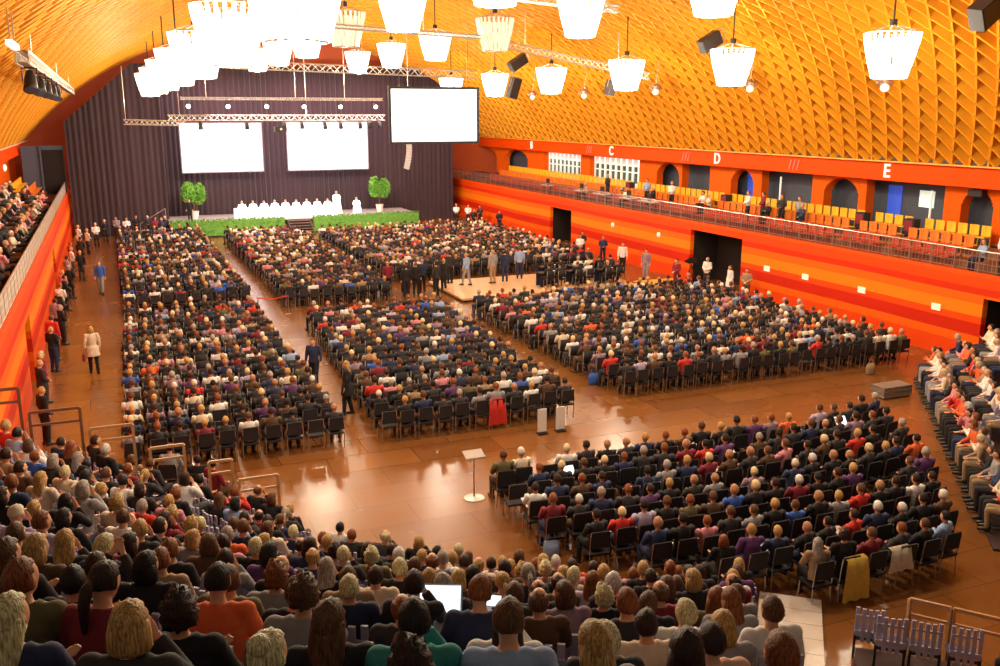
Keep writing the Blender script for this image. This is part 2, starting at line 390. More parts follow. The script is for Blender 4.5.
FEAT = [
    (9, 48.3, 'black', 'cap', 'lilac', 'lap'),
    (9, 47.0, 'auburn', 'short', 'lilac', 'lap'),
    (7, 52.95, 'black', 'bob', 'black', 'lap'),
    (13, 37.5, 'auburn', 'short', 'olive', 'lap'),
    (13, 36.4, 'dark brown', 'ponytail', 'maroon', 'lean'),
    (11, 40.05, 'dark brown', 'short', 'charcoal', 'camera'),
    (7, 49.3, 'brown', 'short', 'white', 'lap'),
    (7, 47.1, 'dark brown', 'short', 'charcoal', 'lap'),
    (11, 38.7, 'black', 'bob', 'black', 'lap'),
    (13, 34.9, 'dark brown', 'curly', 'black', 'lap'),
    (12, 35.7, 'black', 'short', 'orange', 'lean'),
    (14, 32.6, 'white blond', 'bun', 'grey', 'lap'),
    (15, 32.3, 'blond', 'bob', 'grey', 'lap'),
    (7, 42.45, 'white blond', 'short', 'black', 'lap'),
    (10, 36.9, 'auburn', 'curly', 'grey', 'lap'),
    (8, 42.5, 'brown', 'bob', 'brown', 'lap'),
    (7, 43.8, 'dark brown', 'short', 'pink', 'lap'),
    (5, 47.7, 'brown', 'short', 'navy', 'lap'),
    (7, 45.4, 'blond', 'bob', 'grey', 'lap'),
    (4, 56.85, 'blond', 'short', 'pink', 'lap'),
    (5, 55.05, 'grey', 'short', 'red', 'lap'),
    (6, 52.95, 'blond', 'curly', 'cream', 'lap'),
    (5, 63.0, 'white blond', 'short', 'cream', 'lap'),
    (6, 55.95, 'grey', 'bob', 'grey', 'lap'),
    (7, 56.55, 'auburn', 'short', 'navy', 'lap'),
    (6, 59.65, 'blond', 'long', 'cream', 'lap'),
    (13, 32.65, 'brown', 'long', 'black', 'lap'),
    (12, 34.05, 'brown', 'curly', 'grey', 'lap'),
    (9, 36.05, 'brown', 'short', 'tan', 'lap'),
    (7, 36.35, 'white blond', 'short', 'black', 'lap'),
    (11, 32.95, 'auburn', 'balding', 'charcoal', 'lap'),
    (13, 31.55, 'black', 'short', 'teal', 'lap'),
    (14, 31.05, 'dark brown', 'curly', 'teal', 'lap'),
    (11, 31.4, 'auburn', 'short', 'navy', 'read'),
    (12, 30.55, 'dark brown', 'long', 'white', 'lap'),
    (15, 30.0, 'brown', 'short', 'charcoal', 'lap'),
    (13, 30.05, 'brown', 'short', 'light blue', 'lean'),
    (10, 30.4, 'brown', 'balding', 'brown', 'lap'),
    (9, 31.3, 'brown', 'short', 'charcoal', 'lap'),
    (9, 33.3, 'grey', 'short', 'charcoal', 'lap'),
    (5, 36.95, 'auburn', 'balding', 'navy', 'lap'),
    (6, 36.75, 'brown', 'short', 'charcoal', 'lap'),
    (2, 39.15, 'blond', 'short', 'olive', 'lap'),
    (0, 45.5, 'blond', 'bob', 'black', 'lap'),
    (2, 43.75, 'dark brown', 'short', 'charcoal', 'lap'),
    (6, 34.2, 'black', 'bob', 'black', 'lap'),
    (2, 36.35, 'dark brown', 'short', 'white', 'lap'),
    (3, 34.3, 'blond', 'long', 'brown', 'lap'),
    (2, 32.7, 'blond', 'bob', 'charcoal', 'lap'),
    (6, 41.75, 'dark brown', 'bob', 'navy', 'lap'),
    (1, 49.65, 'auburn', 'short', 'charcoal', 'lap'),
    (0, 49.15, 'brown', 'short', 'charcoal', 'lap'),
    (1, 41.8, 'black', 'short', 'charcoal', 'lap'),
    (0, 54.15, 'black', 'short', 'white', 'lap'),
    (11, 28.1, 'dark brown', 'short', 'cream', 'lap'),
    (13, 29.0, 'blond', 'long', 'grey', 'lap'),
    (13, 27.95, 'dark brown', 'long', 'light blue', 'lap'),
    (12, 28.95, 'white blond', 'short', 'charcoal', 'lap'),
    (9, 29.9, 'brown', 'bob', 'mauve', 'lap'),
    (6, 29.25, 'auburn', 'long', 'lilac', 'lap'),
    (7, 28.5, 'white', 'short', 'charcoal', 'lap'),
    (10, 28.4, 'auburn', 'short', 'charcoal', 'lap'),
    (10, 27.1, 'white blond', 'short', 'white', 'lap'),
    (12, 27.25, 'dark brown', 'short', 'peach', 'lap'),
    (11, 26.65, 'blond', 'bob', 'grey', 'lap'),
    (9, 25.5, 'auburn', 'long', 'grey', 'lap'),
    (10, 25.15, 'brown', 'short', 'white', 'lap'),
    (14, 27.5, 'auburn', 'curly', 'purple', 'lap'),
    (13, 26.9, 'auburn', 'short', 'charcoal', 'lap'),
    (6, 25.15, 'blond', 'bob', 'black', 'lap'),
    (0, 32.65, 'white', 'short', 'light blue', 'lap'),
    (3, 32.2, 'white blond', 'curly', 'grey', 'lap'),
    (2, 26.7, 'auburn', 'short', 'black', 'lap'),
    (3, 26.3, 'blond', 'short', 'black', 'lap'),
    (7, 24.25, 'brown', 'short', 'grey', 'lap'),
    (5, 30.15, 'white blond', 'short', 'cream', 'lap'),
    (5, 25.45, 'brown', 'short', 'pink', 'lap'),
    (0, 61.0, 'blond', 'short', 'black', 'lap'),
    (0, 77.2, 'black', 'short', 'maroon', 'lap'),
    (1, 64.5, 'auburn', 'curly', 'red', 'lap'),
    (3, 75.9, 'dark brown', 'short', 'charcoal', 'lap'),
    (2, 72.6, 'brown', 'short', 'charcoal', 'lap'),
]
LAMPW = 1000
# ------------------------------------------------------------------ camera
cam = bpy.data.cameras.new('camera'); cam.sensor_width = 36; cam.lens = 930/1000*36; cam.clip_end = 400; cam.clip_start = .1
co = bpy.data.objects.new('camera', cam); COL.objects.link(co); co.location = (0,0,9.2)
co.rotation_euler = Euler((radians(90-13.2508), 0, -radians(22.5637)), 'XYZ'); scene.camera = co

CX, CY = 13.35, 24.0
WL, WR = -3.0, 29.7           # inner faces of the low side walls
# ------------------------------------------------------------------ room shell
struct(MB().box((13.35,38,-.1), (46,110,.2)).obj('floor', FLOOR))
def wall_with_openings(name, X, side, y0, y1, z1, ops, th=.25):
    """low wall along Y with real door openings: ops = (ya, yb, ztop)"""
    g = MB(); x = X+side*th/2; ys = y0
    for a, b, zt in sorted(ops):
        if a > ys: g.box((x,(ys+a)/2,z1/2), (th,a-ys,z1))
        g.box((x,(a+b)/2,(zt+z1)/2), (th,b-a,z1-zt)); ys = b
    g.box((x,(ys+y1)/2,z1/2), (th,y1-ys,z1))
    return struct(g.obj(name, BAND))
RO = [(58.45,61.9,2.6),(39.1,43.75,2.95),(21.5,24.5,2.5)]
wall_with_openings('wall_right', WR, 1, 17, 84, 3.4, RO)
LO = [(30.0,31.0,2.3),(45,46.5,2.4)]
wall_with_openings('wall_left', WL, -1, 2, 84, 3.4, [(33.6,35.6,2.4),(52,54,2.4)])
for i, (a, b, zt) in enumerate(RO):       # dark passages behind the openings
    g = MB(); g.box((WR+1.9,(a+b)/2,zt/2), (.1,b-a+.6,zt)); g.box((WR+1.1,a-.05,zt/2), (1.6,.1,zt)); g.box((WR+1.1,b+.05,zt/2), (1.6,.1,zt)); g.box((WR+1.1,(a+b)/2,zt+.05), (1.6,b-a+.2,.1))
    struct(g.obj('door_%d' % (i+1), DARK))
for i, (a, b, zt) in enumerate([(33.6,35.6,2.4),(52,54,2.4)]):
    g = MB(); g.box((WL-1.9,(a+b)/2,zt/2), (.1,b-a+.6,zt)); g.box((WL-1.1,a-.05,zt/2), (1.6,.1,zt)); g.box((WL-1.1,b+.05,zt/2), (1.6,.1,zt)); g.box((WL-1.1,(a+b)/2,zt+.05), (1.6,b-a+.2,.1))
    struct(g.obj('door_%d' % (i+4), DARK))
# balconies: slab stepped in three rows
CON = mat('balcony_concrete', (.25,.10,.05), .7, noise=.2)
for side, X0, y0, y1, nm in ((1, WR+.25, 17, 84, 'floor_balcony_right'), (-1, WL-.25, 24, 84, 'floor_balcony_left')):
    g = MB(); 
    for j, (w, zt) in enumerate(((1.15,3.25),(.85,3.55),(.95,3.9))):
        x0 = X0 + side*sum((1.15,.85,.95)[:j]); g.box((x0+side*w/2,(y0+y1)/2,(zt+2.98)/2), (w,y1-y0,zt-2.98))
    struct(g.obj(nm, CON))
# arcade walls behind the balconies, with deep openings
def arcade(side, X, y0, y1, ops, nm):
    g = MB(); z0, z1 = 3.9, 6.7; th = .5; x = X+side*th/2; ys = y0
    for a, b, kind in sorted(ops):
        if a > ys: g.box((x,(ys+a)/2,(z0+z1)/2), (th,a-ys,z1-z0))
        g.box((x,(a+b)/2,(6.15+z1)/2), (th,b-a,z1-6.15))
        if kind == 'arch':      # rounded head built of wedge blocks
            n = 26; w = (b-a)/n; c = (a+b)/2; r = (b-a)/2
            for i in range(n):
                yy = a+w*(i+.5); h = 5.25+sqrt(max(0, r*r-(yy-c)**2))*.85/r
                g.box((x,yy,(h+6.15)/2), (th,w,6.15-h))
        ys = b
    g.box((x,(ys+y1)/2,(z0+z1)/2), (th,y1-ys,z1-z0))
    struct(g.obj(nm, ORWALL))
    back = MB(); back.box((X+side*1.1,(y0+y1)/2,5.2), (.1,y1-y0,3.2)); struct(back.obj(nm+'_recess', GREYBLUE))
ops = [(81.5,88,'arch'),(74.4,79.5,'arch'),(64.5,71.0,'rect'),(55.8,63.0,'rect'),(50.9,53.6,'arch'),(47.6,50.6,'rect'),(43.4,45.5,'arch'),(38.6,42.7,'rect'),(35.3,37.7,'arch'),(30.2,34.8,'rect'),(27.7,29.3,'arch'),(22,26,'rect')]
arcade(1, 33.5, 17, 89, ops, 'wall_arcade_right')
lops = [(50,55,'rect'),(57,60,'arch'),(62,66,'rect')]
arcade(-1, -6.8, 24, 84, lops, 'wall_arcade_left')
# fascia beams under the roof
struct(MB().box((32.85,53,6.68), (.3,72,.86)).box((33.3,53,7.05),(1.2,72,.12)).obj('trim_1', FASC))
struct(MB().box((-6.15,53,6.7), (.3,72,.9)).box((-6.6,53,7.05),(1.2,72,.12)).obj('trim_2', FASC))
struct(MB().box((32.68,53,7.12), (.5,72,.06)).obj('trim_3', mat('yellow_trim', (.9,.42,.05), .5)))
struct(MB().box((-5.98,53,7.14), (.5,72,.08)).obj('trim_4', mat('pale_trim', (.9,.6,.4), .5)))
# end wall and left balcony end
struct(MB().box((13.35,84.3,8.5), (48,.3,17)).obj('wall_front', mat('end_wall_red', (.55,.09,.015), .6, noise=.1, scale=1)))
g = MB(); g.box((-5.2,78,5.1), (1.3,.3,3.6)); g.box((-4.55,77.85,5.1),(.12,.4,3.6)); g.box((-3.8,78.3,5.1),(1.6,.2,3.6)); struct(g.obj('wall_balcony_end', GREYBLUE))
struct(MB().box((-3.75,78.1,5.0),(1.4,.15,3.2)).obj('door_6', DARK))
# wedge of red wall between the arch and the drape
# windows with white mullions in the right arcade
for i, (a, b) in enumerate(((64.5,71.0),(55.8,63.0))):
    g = MB(); g.box((34.05,(a+b)/2,5.0), (.05,b-a,2.2))
    struct(g.obj('window_%d' % (i+1), mat('window_dark_green_glass', (.05,.09,.07), .1)))  # dark green glossy panes
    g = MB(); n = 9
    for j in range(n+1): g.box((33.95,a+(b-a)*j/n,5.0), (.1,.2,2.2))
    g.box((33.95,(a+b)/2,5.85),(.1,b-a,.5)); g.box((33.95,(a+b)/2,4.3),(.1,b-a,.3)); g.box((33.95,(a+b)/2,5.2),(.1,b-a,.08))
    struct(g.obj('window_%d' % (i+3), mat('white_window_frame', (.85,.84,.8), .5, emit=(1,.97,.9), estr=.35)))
# ------------------------------------------------------------------ roof: lattice of crossed ribs under a barrel skin
HS, RISE, ZS = 19.35, 8.9, 7.1
RR = (HS*HS+RISE*RISE)/(2*RISE); TH0 = asin(HS/RR); ARC = 2*RR*TH0
def vault(s, Y, off=0):
    th = TH0 - s/RR; r = RR+off
    return Vector((CX+r*sin(th), Y, ZS+RR*cos(th)-(RR-RISE)+(off*cos(th))))
Y0, Y1 = 10, 84.2
g = MB(); n = 40
for i in range(n):
    s0, s1 = ARC*i/n, ARC*(i+1)/n
    g.quad(vault(s0,Y0,.5), vault(s0,Y1,.5), vault(s1,Y1,.5), vault(s1,Y0,.5))
    g.quad(vault(s0,Y0,.6), vault(s1,Y0,.6), vault(s1,Y1,.6), vault(s0,Y1,.6))
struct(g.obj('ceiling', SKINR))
g = MB(); nseg = 30; hw = .05
for slope, gap in ((-.6,.9),(.36,.7)):
    y = Y0-ARC*abs(slope)-2
    while y < Y1+ARC*abs(slope)+2:
        prev = None
        for i in range(nseg+1):
            s = ARC*i/nseg; Y = y + slope*s; cur = None
            if Y0 <= Y <= Y1: cur = [vault(s,Y-hw,0), vault(s,Y+hw,0), vault(s,Y+hw,.5), vault(s,Y-hw,.5)]
            if prev and cur:
                k = len(g.v); g.v += [tuple(a) for a in prev+cur]
                for q in ((0,1,5,4),(1,2,6,5),(3,0,4,7)): g.f.append([k+t for t in q]); g.m.append(0)
            prev = cur
        y += gap
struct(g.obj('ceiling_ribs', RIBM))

# ------------------------------------------------------------------ drapes
def drape(name, x0, x1, y, z0, ztop, amp=.12, wl=.42, y2=None):
    g = MB(); n = int(abs(x1-x0)/wl*6); 
    for i in range(n+1):
        t = i/n; x = x0+(x1-x0)*t; yy = y+(0 if y2 is None else (y2-y)*t) + amp*(.75+.35*sin(i*.071))*sin(i/6*2*pi+1.3*sin(i*.043))+.05*sin(i*.37)
        g.v += [(x,yy,z0),(x,yy,ztop(x))]
    for i in range(n): g.f.append([2*i,2*i+2,2*i+3,2*i+1]); g.m.append(0)
    o = g.obj(name, DRAPE, smooth=True); return o
def archtop(x):
    dx = min(abs(x-CX), HS-.1)
    return min(12.9, 8.75+(x+2.6)*.86)
tag(drape('stage_drape', 4.0, 28.6, 80, 0, lambda x: 12.9), 'wide dark purple pleated drape behind the stage and screens', 'drape')
tag(drape('wing_drape', -2.75, 4.1, 77.6, 0, archtop), 'dark pleated side drape with a stepped slanting top left of stage', 'drape')
# red infill that follows the arch over the wing drape
# ------------------------------------------------------------------ stage
st = empty('stage', (13.7,77,0)); tag(st, 'low wide stage platform behind the hedges at far end', 'stage')
STG = mat('stage_deck_pale', (.55,.52,.5), .4, noise=.1)
MB().box((0,.3,.52), (19.6,4.9,1.04)).obj('riser', DARK, st); MB().box((0,.3,1.09), (19.8,5.0,.1)).obj('deck', STG, st)
g = MB()
for i in range(6): g.box((0,-2.2-.32*i,1.0-.18*i-.0), (1.7,.34,.06)); 
for s in (-.87,.87): g.bar((s,-2.1,1.0),(s,-3.95,.1),.06,.22)
sp = empty('stage_steps', (13.6,76.4,0)); tag(sp, 'short flight of dark steps between the two hedges', 'stairs')
g.obj('treads', mat('step_brown', (.12,.07,.05), .6), sp)
def leafy(g, c, r, n, size, rn, box=False):
    for _ in range(n):
        if box: p = Vector((rn.uniform(-1,1)*r[0], rn.uniform(-1,1)*r[1], rn.uniform(-1,1)*r[2]))
        else:
            u = Vector((rn.gauss(0,1),rn.gauss(0,1),rn.gauss(0,1))).normalized()*rn.uniform(.6,1); p = Vector((u.x*r[0],u.y*r[1],u.z*r[2]))
        a = Vector((rn.gauss(0,1),rn.gauss(0,1),rn.gauss(0,1))).normalized()*size; b = a.cross(Vector((rn.gauss(0,1),rn.gauss(0,1),rn.gauss(0,1)))).normalized()*size*.5
        q = Vector(c)+p; g.quad(q-a, q-b, q+a, q+b)
for (xa, xb, lb) in ((3.9,12.5,'long clipped green hedge in front of stage, left of steps'),(14.7,23.5,'long clipped green hedge in front of stage, right of steps')):
    h = empty('hedge', ((xa+xb)/2,74.3,0)); tag(h, lb, 'hedge')
    g = MB(); rn = random.Random(3); g.box((0,0,.62), (xb-xa-.1,.6,1.2)); leafy(g, (0,0,.68), ((xb-xa)/2,.36,.68), 5200, .09, rn, True)
    g.obj('foliage', HEDGE, h)
    MB().box((0,0,.06),(xb-xa,.7,.12)).obj('planter_box', DARK, h)
for (x, lb) in ((6.0,'bright green bushy potted tree at left end of stage'),(21.0,'bright green bushy potted tree at right end of stage')):
    t = empty('potted_tree', (x,77.2,1.14)); tag(t, lb, 'tree'); rn = random.Random(int(x))
    g = MB(); leafy(g, (-.35,0,2.05), (.55,.5,.9), 1100, .14, rn); leafy(g, (.42,0,1.95), (.5,.45,.85), 1000, .14, rn); g.obj('foliage', LEAF, t)
    MB().tube([(0,0,.5),(0,0,1.6)], [.05,.03], 8).tube([(0,0,1.0),(-.25,0,1.8)],[.03,.02],6).tube([(0,0,1.0),(.3,0,1.8)],[.03,.02],6).obj('trunk', mat('bark', (.15,.08,.04), .8), t)
    MB().tube([(0,0,0),(0,0,.1),(0,0,.55),(0,0,.6)], [.24,.25,.33,.35], 14).obj('pot', mat('white_pot', (.8,.75,.7), .5), t)
# long white draped table with white-robed figures seated behind it
t = empty('draped_table', (13.0,76.0,1.14)); tag(t, 'long white draped table across the stage centre', 'table')
g = MB(); n = 120; W = 8.2
for i in range(n+1):
    x = -W/2+W*i/n; yy = -.42-.04*abs(sin(i*.8)); g.v += [(x,yy,0),(x,-.4,.78),(x,.4,.78),(x,.42+.03*abs(sin(i*.7)),0)]
for i in range(n):
    for j in range(3): g.f.append([4*i+j,4*i+4+j,4*i+5+j,4*i+1+j]); g.m.append(0)
g.obj('tablecloth', ROBE, t, True)
for sx in (-W/2+.1, W/2-.1): 
    for sy in (-.3,.3): MB().box((sx,sy,.37),(.05,.05,.74)).obj('leg', BLACKM, t)
def robed(loc, rz, sit, lb, group=None, hair='white', s=1.0):
    PC[0] += 1
    var = 'm_clasp' if not sit else 'm_lap'
    V = VAR[var]; o = ob('person', V['body'], None, loc, rz); o.scale = (s,)*3; tag(o, lb, 'person', group)
    P = V['P']; g = MB(); sc = Vector(P['shc'])
    if sit: g.tube([(0,.12,.02),(0,.12,.45),(0,.03,.62),lerp(P['pel'],P['chest'],.7),P['shc'],P['neck']], [(.36,.42),(.33,.38),(.26,.24),(.25,.19),(.2,.13),(.07,.07)], 18, ref=(1,0,0))
    else: g.tube([(0,.03,.03),(0,.03,.6),(0,.03,1.1),P['shc'],P['neck']], [(.42,.38),(.34,.3),(.27,.22),(.21,.14),(.07,.07)], 18, ref=(1,0,0))
    for i in (0,1): g.tube([P['sh'][i],P['elb'][i],P['wri'][i]], [.08,.09,.10], 10)
    g.obj('robe', ROBE, o, True)
    h = ob('hair', HAIRS['short'], o); h.location = P['head']; h.rotation_euler = P['hrot'].to_euler(); setslot(h, hm(hair))
    return o
ordn = ['first','second','third','fourth','fifth','sixth','seventh','eighth','ninth','tenth','eleventh','twelfth','thirteenth','fourteenth','fifteenth','sixteenth','seventeenth','eighteenth','nineteenth','twentieth']
def nth(i):
    if i < 20: return ordn[i]
    i += 1; return '%d%s' % (i, {1:'st',2:'nd',3:'rd'}.get(i % 10 if i % 100 not in (11,12,13) else 0, 'th'))
for i in range(9):
    robed((9.6+i*.86,76.75,1.14), pi, True, 'white-robed person seated behind stage table, %s from the left' % ordn[i], 'robed figures at the stage table', hair=['white','grey','brown'][i%3])
robed((17.2,76.6,1.14), pi, False, 'tall person in white robe standing right of the stage table', s=1.08)
robed((18.9,76.7,1.14), pi, True, 'white-robed person seated alone right of standing robed figure')
for (x, lb) in ((9.6,None),): pass
for x in (18.9,):
    c = empty('stool', (x,76.65,1.14)); tag(c, 'small dark stool under lone seated robed figure', 'stool')
    MB().tube([(0,0,.42),(0,0,.47)], .2, 14).obj('seat', BLACKM, c)
    for a in range(4): MB().bar((.15*cos(a*pi/2+.7),.15*sin(a*pi/2+.7),.43),(.2*cos(a*pi/2+.7),.2*sin(a*pi/2+.7),0),.03).obj('leg', BLACKM, c)
person((5.5,75.3,1.14), pi*.9, 'm_stand', 'dark brown','short','black','black','person in black suit standing at left edge of the stage', garment='jacket')
# stage access stair at the far left
g = MB(); ss = empty('access_ramp', (3.1,77.0,0)); tag(ss, 'narrow metal side stair with slanted handrail left of stage', 'stairs')
for i in range(6): g.box((-1.0+.32*i,0,.16+.17*i), (.32,1.0,.06))
g.obj('treads', BLACKM, ss)
MB().bar((-1.2,-.5,1.0),(.7,-.5,2.1),.05).bar((-1.2,-.5,0),(-1.2,-.5,1.0),.05).bar((.7,-.5,1),(.7,-.5,2.1),.05).obj('handrail', STEEL, ss)
# ------------------------------------------------------------------ screens
def screen(name, x0, x1, z0, z1, y, lb, frame):
    e = empty(name, ((x0+x1)/2,y,z0)); tag(e, lb, 'screen'); w = x1-x0; h = z1-z0
    MB().box((0,0,h/2), (w,.04,h)).obj('panel', SCREEN, e)
    g = MB(); f = frame
    for s in (-1,1): g.box((s*(w/2+f/2),.0,h/2),(f,.1,h+2*f)); g.box((0,0,h/2+s*(h/2+f/2)),(w,.1,f))
    g.obj('frame', BLACKM if f > .12 else mat('grey_frame',(.25,.23,.27),.5), e)
    g = MB()
    for s in (-.4,.4): g.tube([(s*w,.05,h),(s*w,.05,h+ (10.9-z1 if y > 60 else 2.6))], .015, 6)
    g.obj('cable', BLACKM, e)
    return e
screen('projection_screen', 5.45, 11.65, 4.72, 8.45, 78.4, 'large white projection screen above stage, left one of the pair', .1)
screen('projection_screen', 13.75, 20.4, 4.72, 8.5, 78.4, 'large white projection screen above stage, right one of the pair', .1)
screen('hanging_screen', 14.4, 19.35, 7.72, 10.52, 50, 'bright white screen with dark frame hanging over the hall centre', .14)
# ------------------------------------------------------------------ trusses and stage lights
def truss(a, b, s, lb, cables=(), chord=.035, top=None):
    a = Vector(a); b = Vector(b); e = empty('lighting_truss', tuple(a)); tag(e, lb, 'truss'); d = b-a; L = d.length; d.normalize()
    side = d.cross(Vector((0,0,1))).normalized()*s/2; up = Vector((0,0,s/2)); o = Vector((0,0,0))
    g = MB(); C4 = [side+up, -side+up, -side-up, side-up]
    for c in C4: g.tube([o+c, d*L+c], chord, 6)
    n = max(2, int(L/s)); g.obj('chords', ALU, e); g = MB()
    for i in range(n):
        p, q = d*(L*i/n), d*(L*(i+1)/n)
        for j in range(4):
            c0, c1 = C4[j], C4[(j+1)%4]
            g.bar(p+(c0 if i%2 else c1), q+(c1 if i%2 else c0), chord*.9)
    g.obj('lacing', ALU, e); g = MB()
    for t in cables: g.tube([d*L*t+up, d*L*t+Vector((0,0,(top or 3)))], .02, 5)
    if cables: g.obj('suspension_cable', STEEL, e)
    return e
truss((3.9,66,8.95),(18.5,66,8.95),.36,'long lower lighting truss in front of the two stage screens',(.05,.62),top=6)
truss((4.75,66,10.2),(18.4,66,10.2),.16,'thin upper lighting truss above stage screens',(.12,.55,.8),chord=.025,top=4)
truss((1.2,66,8.7),(4.9,65.4,8.6),.3,'short truss arm at left end of the lower stage truss',(.03,),top=3.5)
truss((8.4,66,12.4),(25.6,66,12.0),.5,'highest long silver truss crossing over the black drape',(.1,.5),top=2.2)
truss((6.96,40,12.83),(15.66,40,12.5),.14,'thin dark catwalk rail under the vault, nearest of the trusses',(.3,.7),top=2.5)
def stage_light(loc, lb, lit, tilt=.5, group=None):
    e = empty('stage_light', loc); tag(e, lb, 'spotlight', group)
    MB().bar((-.16,0,0),(-.16,0,-.3),.03).bar((.16,0,0),(.16,0,-.3),.03).bar((-.16,0,0),(.16,0,0),.04).obj('yoke', BLACKM, e)
    c = Vector((0,0,-.3)); d = Vector((0,-sin(tilt)*.25,-cos(tilt)*.25))
    lb_ = MB().tube([c-d, c-d*.3, c+d*.6, c+d], [.09,.13,.15,.17], 12).obj('lamp_body', BLACKM, e, True)
    MB().tube([c+d*1.0, c+d*1.04], .14, 12).obj('lens', mat('lens_lit',(1,1,1),.3,emit=(1,.97,.95),estr=6) if lit else mat('lens_dark',(.1,.12,.2),.1), lb_)
    return e
for i in range(6): stage_light((5.2+i*2.52,65.9,10.08), 'bright lit stage lamp under thin upper truss, %s from left' % ordn[i], True, 1.2, 'lit stage lamps')
for i, x in enumerate((5.9,8.9,11.4,12.6,14.2,15.3,16.7,17.4,18.1)): stage_light((x,65.9,8.75), 'dark stage lamp under the lower truss, %s from left' % ordn[i], False, .3+.1*(i%3), 'dark stage lamps')
pj = empty('projector', (11.1,65.8,8.2)); tag(pj, 'black projector box hanging before the left screen', 'projector')
MB().box((0,0,0),(.8,.5,.35)).obj('case', BLACKM, pj); MB().tube([(0,-.25,0),(0,-.32,0)],.08,10).obj('lens', STEEL, pj); MB().bar((0,0,.17),(0,0,.6),.05).obj('bracket', BLACKM, pj)
la = empty('line_array', (16.9,55,7.4)); tag(la, 'slim pale grey curved speaker column below the hanging screen', 'speaker')
g = MB()
for i in range(9): g.box((-.03*i*i*.12,-.02*i,-.17*i),(.28,.25,.16), rot=Euler((0,.05*i,0)).to_matrix())
g.obj('speaker_box', mat('pale_speaker',(.5,.46,.46),.5), la); MB().tube([(0,0,-.1),(0,0,8.4)], .02,5).obj('cable', STEEL, la)
def speaker_box(loc, sz, rot, lb):
    e = empty('loudspeaker', loc); e.rotation_euler = rot; tag(e, lb, 'speaker')
    MB().box((0,0,0), sz).obj('cabinet', mat('speaker_grey',(.05,.04,.045),.5), e)
    MB().box((0,-sz[1]/2-.01,0),(sz[0]*.9,.02,sz[2]*.92)).obj('grille', BLACKM, e)
    MB().bar((-sz[0]/2-.03,0,0),(-sz[0]/2-.03,0,sz[2]/2+.25),.03).bar((sz[0]/2+.03,0,0),(sz[0]/2+.03,0,sz[2]/2+.25),.03).bar((-sz[0]/2-.03,0,sz[2]/2+.25),(sz[0]/2+.03,0,sz[2]/2+.25),.04).obj('bracket', STEEL, e)
    h = vault_height(loc[0]) - loc[2]
    g = MB().tube([(0,0,sz[2]/2+.25),tuple(Matrix.Identity(3)@Vector((0,0,1)))], .015, 5)
def vault_height(x):
    return ZS + sqrt(RR*RR-(x-CX)**2) - (RR-RISE)
speaker_box((24.6,21.4,12.2), (.75,.5,1.0), (.3,.9,.4), 'grey loudspeaker in the top right corner under the ribs')
speaker_box((24,34.59,12.17), (.55,.45,.95), (.3,1.0,.3), 'dark tilted loudspeaker beside the large right hand lamp')
speaker_box((24,43.1,10.5), (.42,.4,.75), (.2,.15,.3), 'small dark loudspeaker just below the third bright right lamp')
speaker_box((24,54.9,12.3), (.6,.5,1.2), (.2,1.0,.3), 'dark slanted loudspeaker above another hung right of screen')
speaker_box((24,55.5,10.8), (.6,.5,1.3), (.2,.2,.2), 'dark upright loudspeaker hung between two lamps right of screen')
# dark rigging ring and lines by the vault top
g = MB(); e = empty('rigging_ring', (17.6,33.5,13.1)); tag(e, 'circular grey rigging ring beside the bright lamp at top centre', 'rigging')
for r in (.95,.65): g.tube([(r*cos(a*pi/10),r*sin(a*pi/10),0) for a in range(21)], .035, 6, cap=False)
for a in range(10): g.bar((.95*cos(a*pi/5),.95*sin(a*pi/5),0),(.65*cos(a*pi/5),.65*sin(a*pi/5),0),.03)
g.obj('ring', ALU, e); MB().tube([(.8,0,0),(.5,0,2.2)], .015, 5).tube([(-.8,0,0),(-.5,0,2.2)], .015, 5).obj('cable', STEEL, e)
truss((18.4,45,12.7),(25,41,11.0),.3,'loose silver truss cluster between lamps at upper centre',(.2,.8),top=1.8)
truss((14.5,34.5,13.6),(19.5,34.5,13.3),.25,'short silver truss behind bright lamp at top centre',(.2,.8),top=1.8)
truss((-1.5,23,10.4),(-1.5,58,10.4),.25,'silver truss running along the vault at upper left',(.1,.5,.9),top=.7)
sl = empty('strip_light', (-1.5,21.0,10.5)); tag(sl, 'pale white strip light fixture at upper left corner of vault', 'lamp'); MB().box((0,0,0),(.12,1.6,.1)).obj('diffuser', mat('strip_white',(.9,.9,.85),.5,emit=(1,1,.95),estr=1.2), sl); MB().bar((0,-.5,.05),(0,-.5,.65),.03).bar((0,.5,.05),(0,.5,.65),.03).bar((0,-.6,.06),(0,.6,.06),.03).obj('bracket', STEEL, sl)
for i in range(5): stage_light((-1.5,25+3.5*i,10.25), 'silvery lamp on the upper left truss, %s from the front' % ordn[i], False, .6, 'lamps on upper left truss')
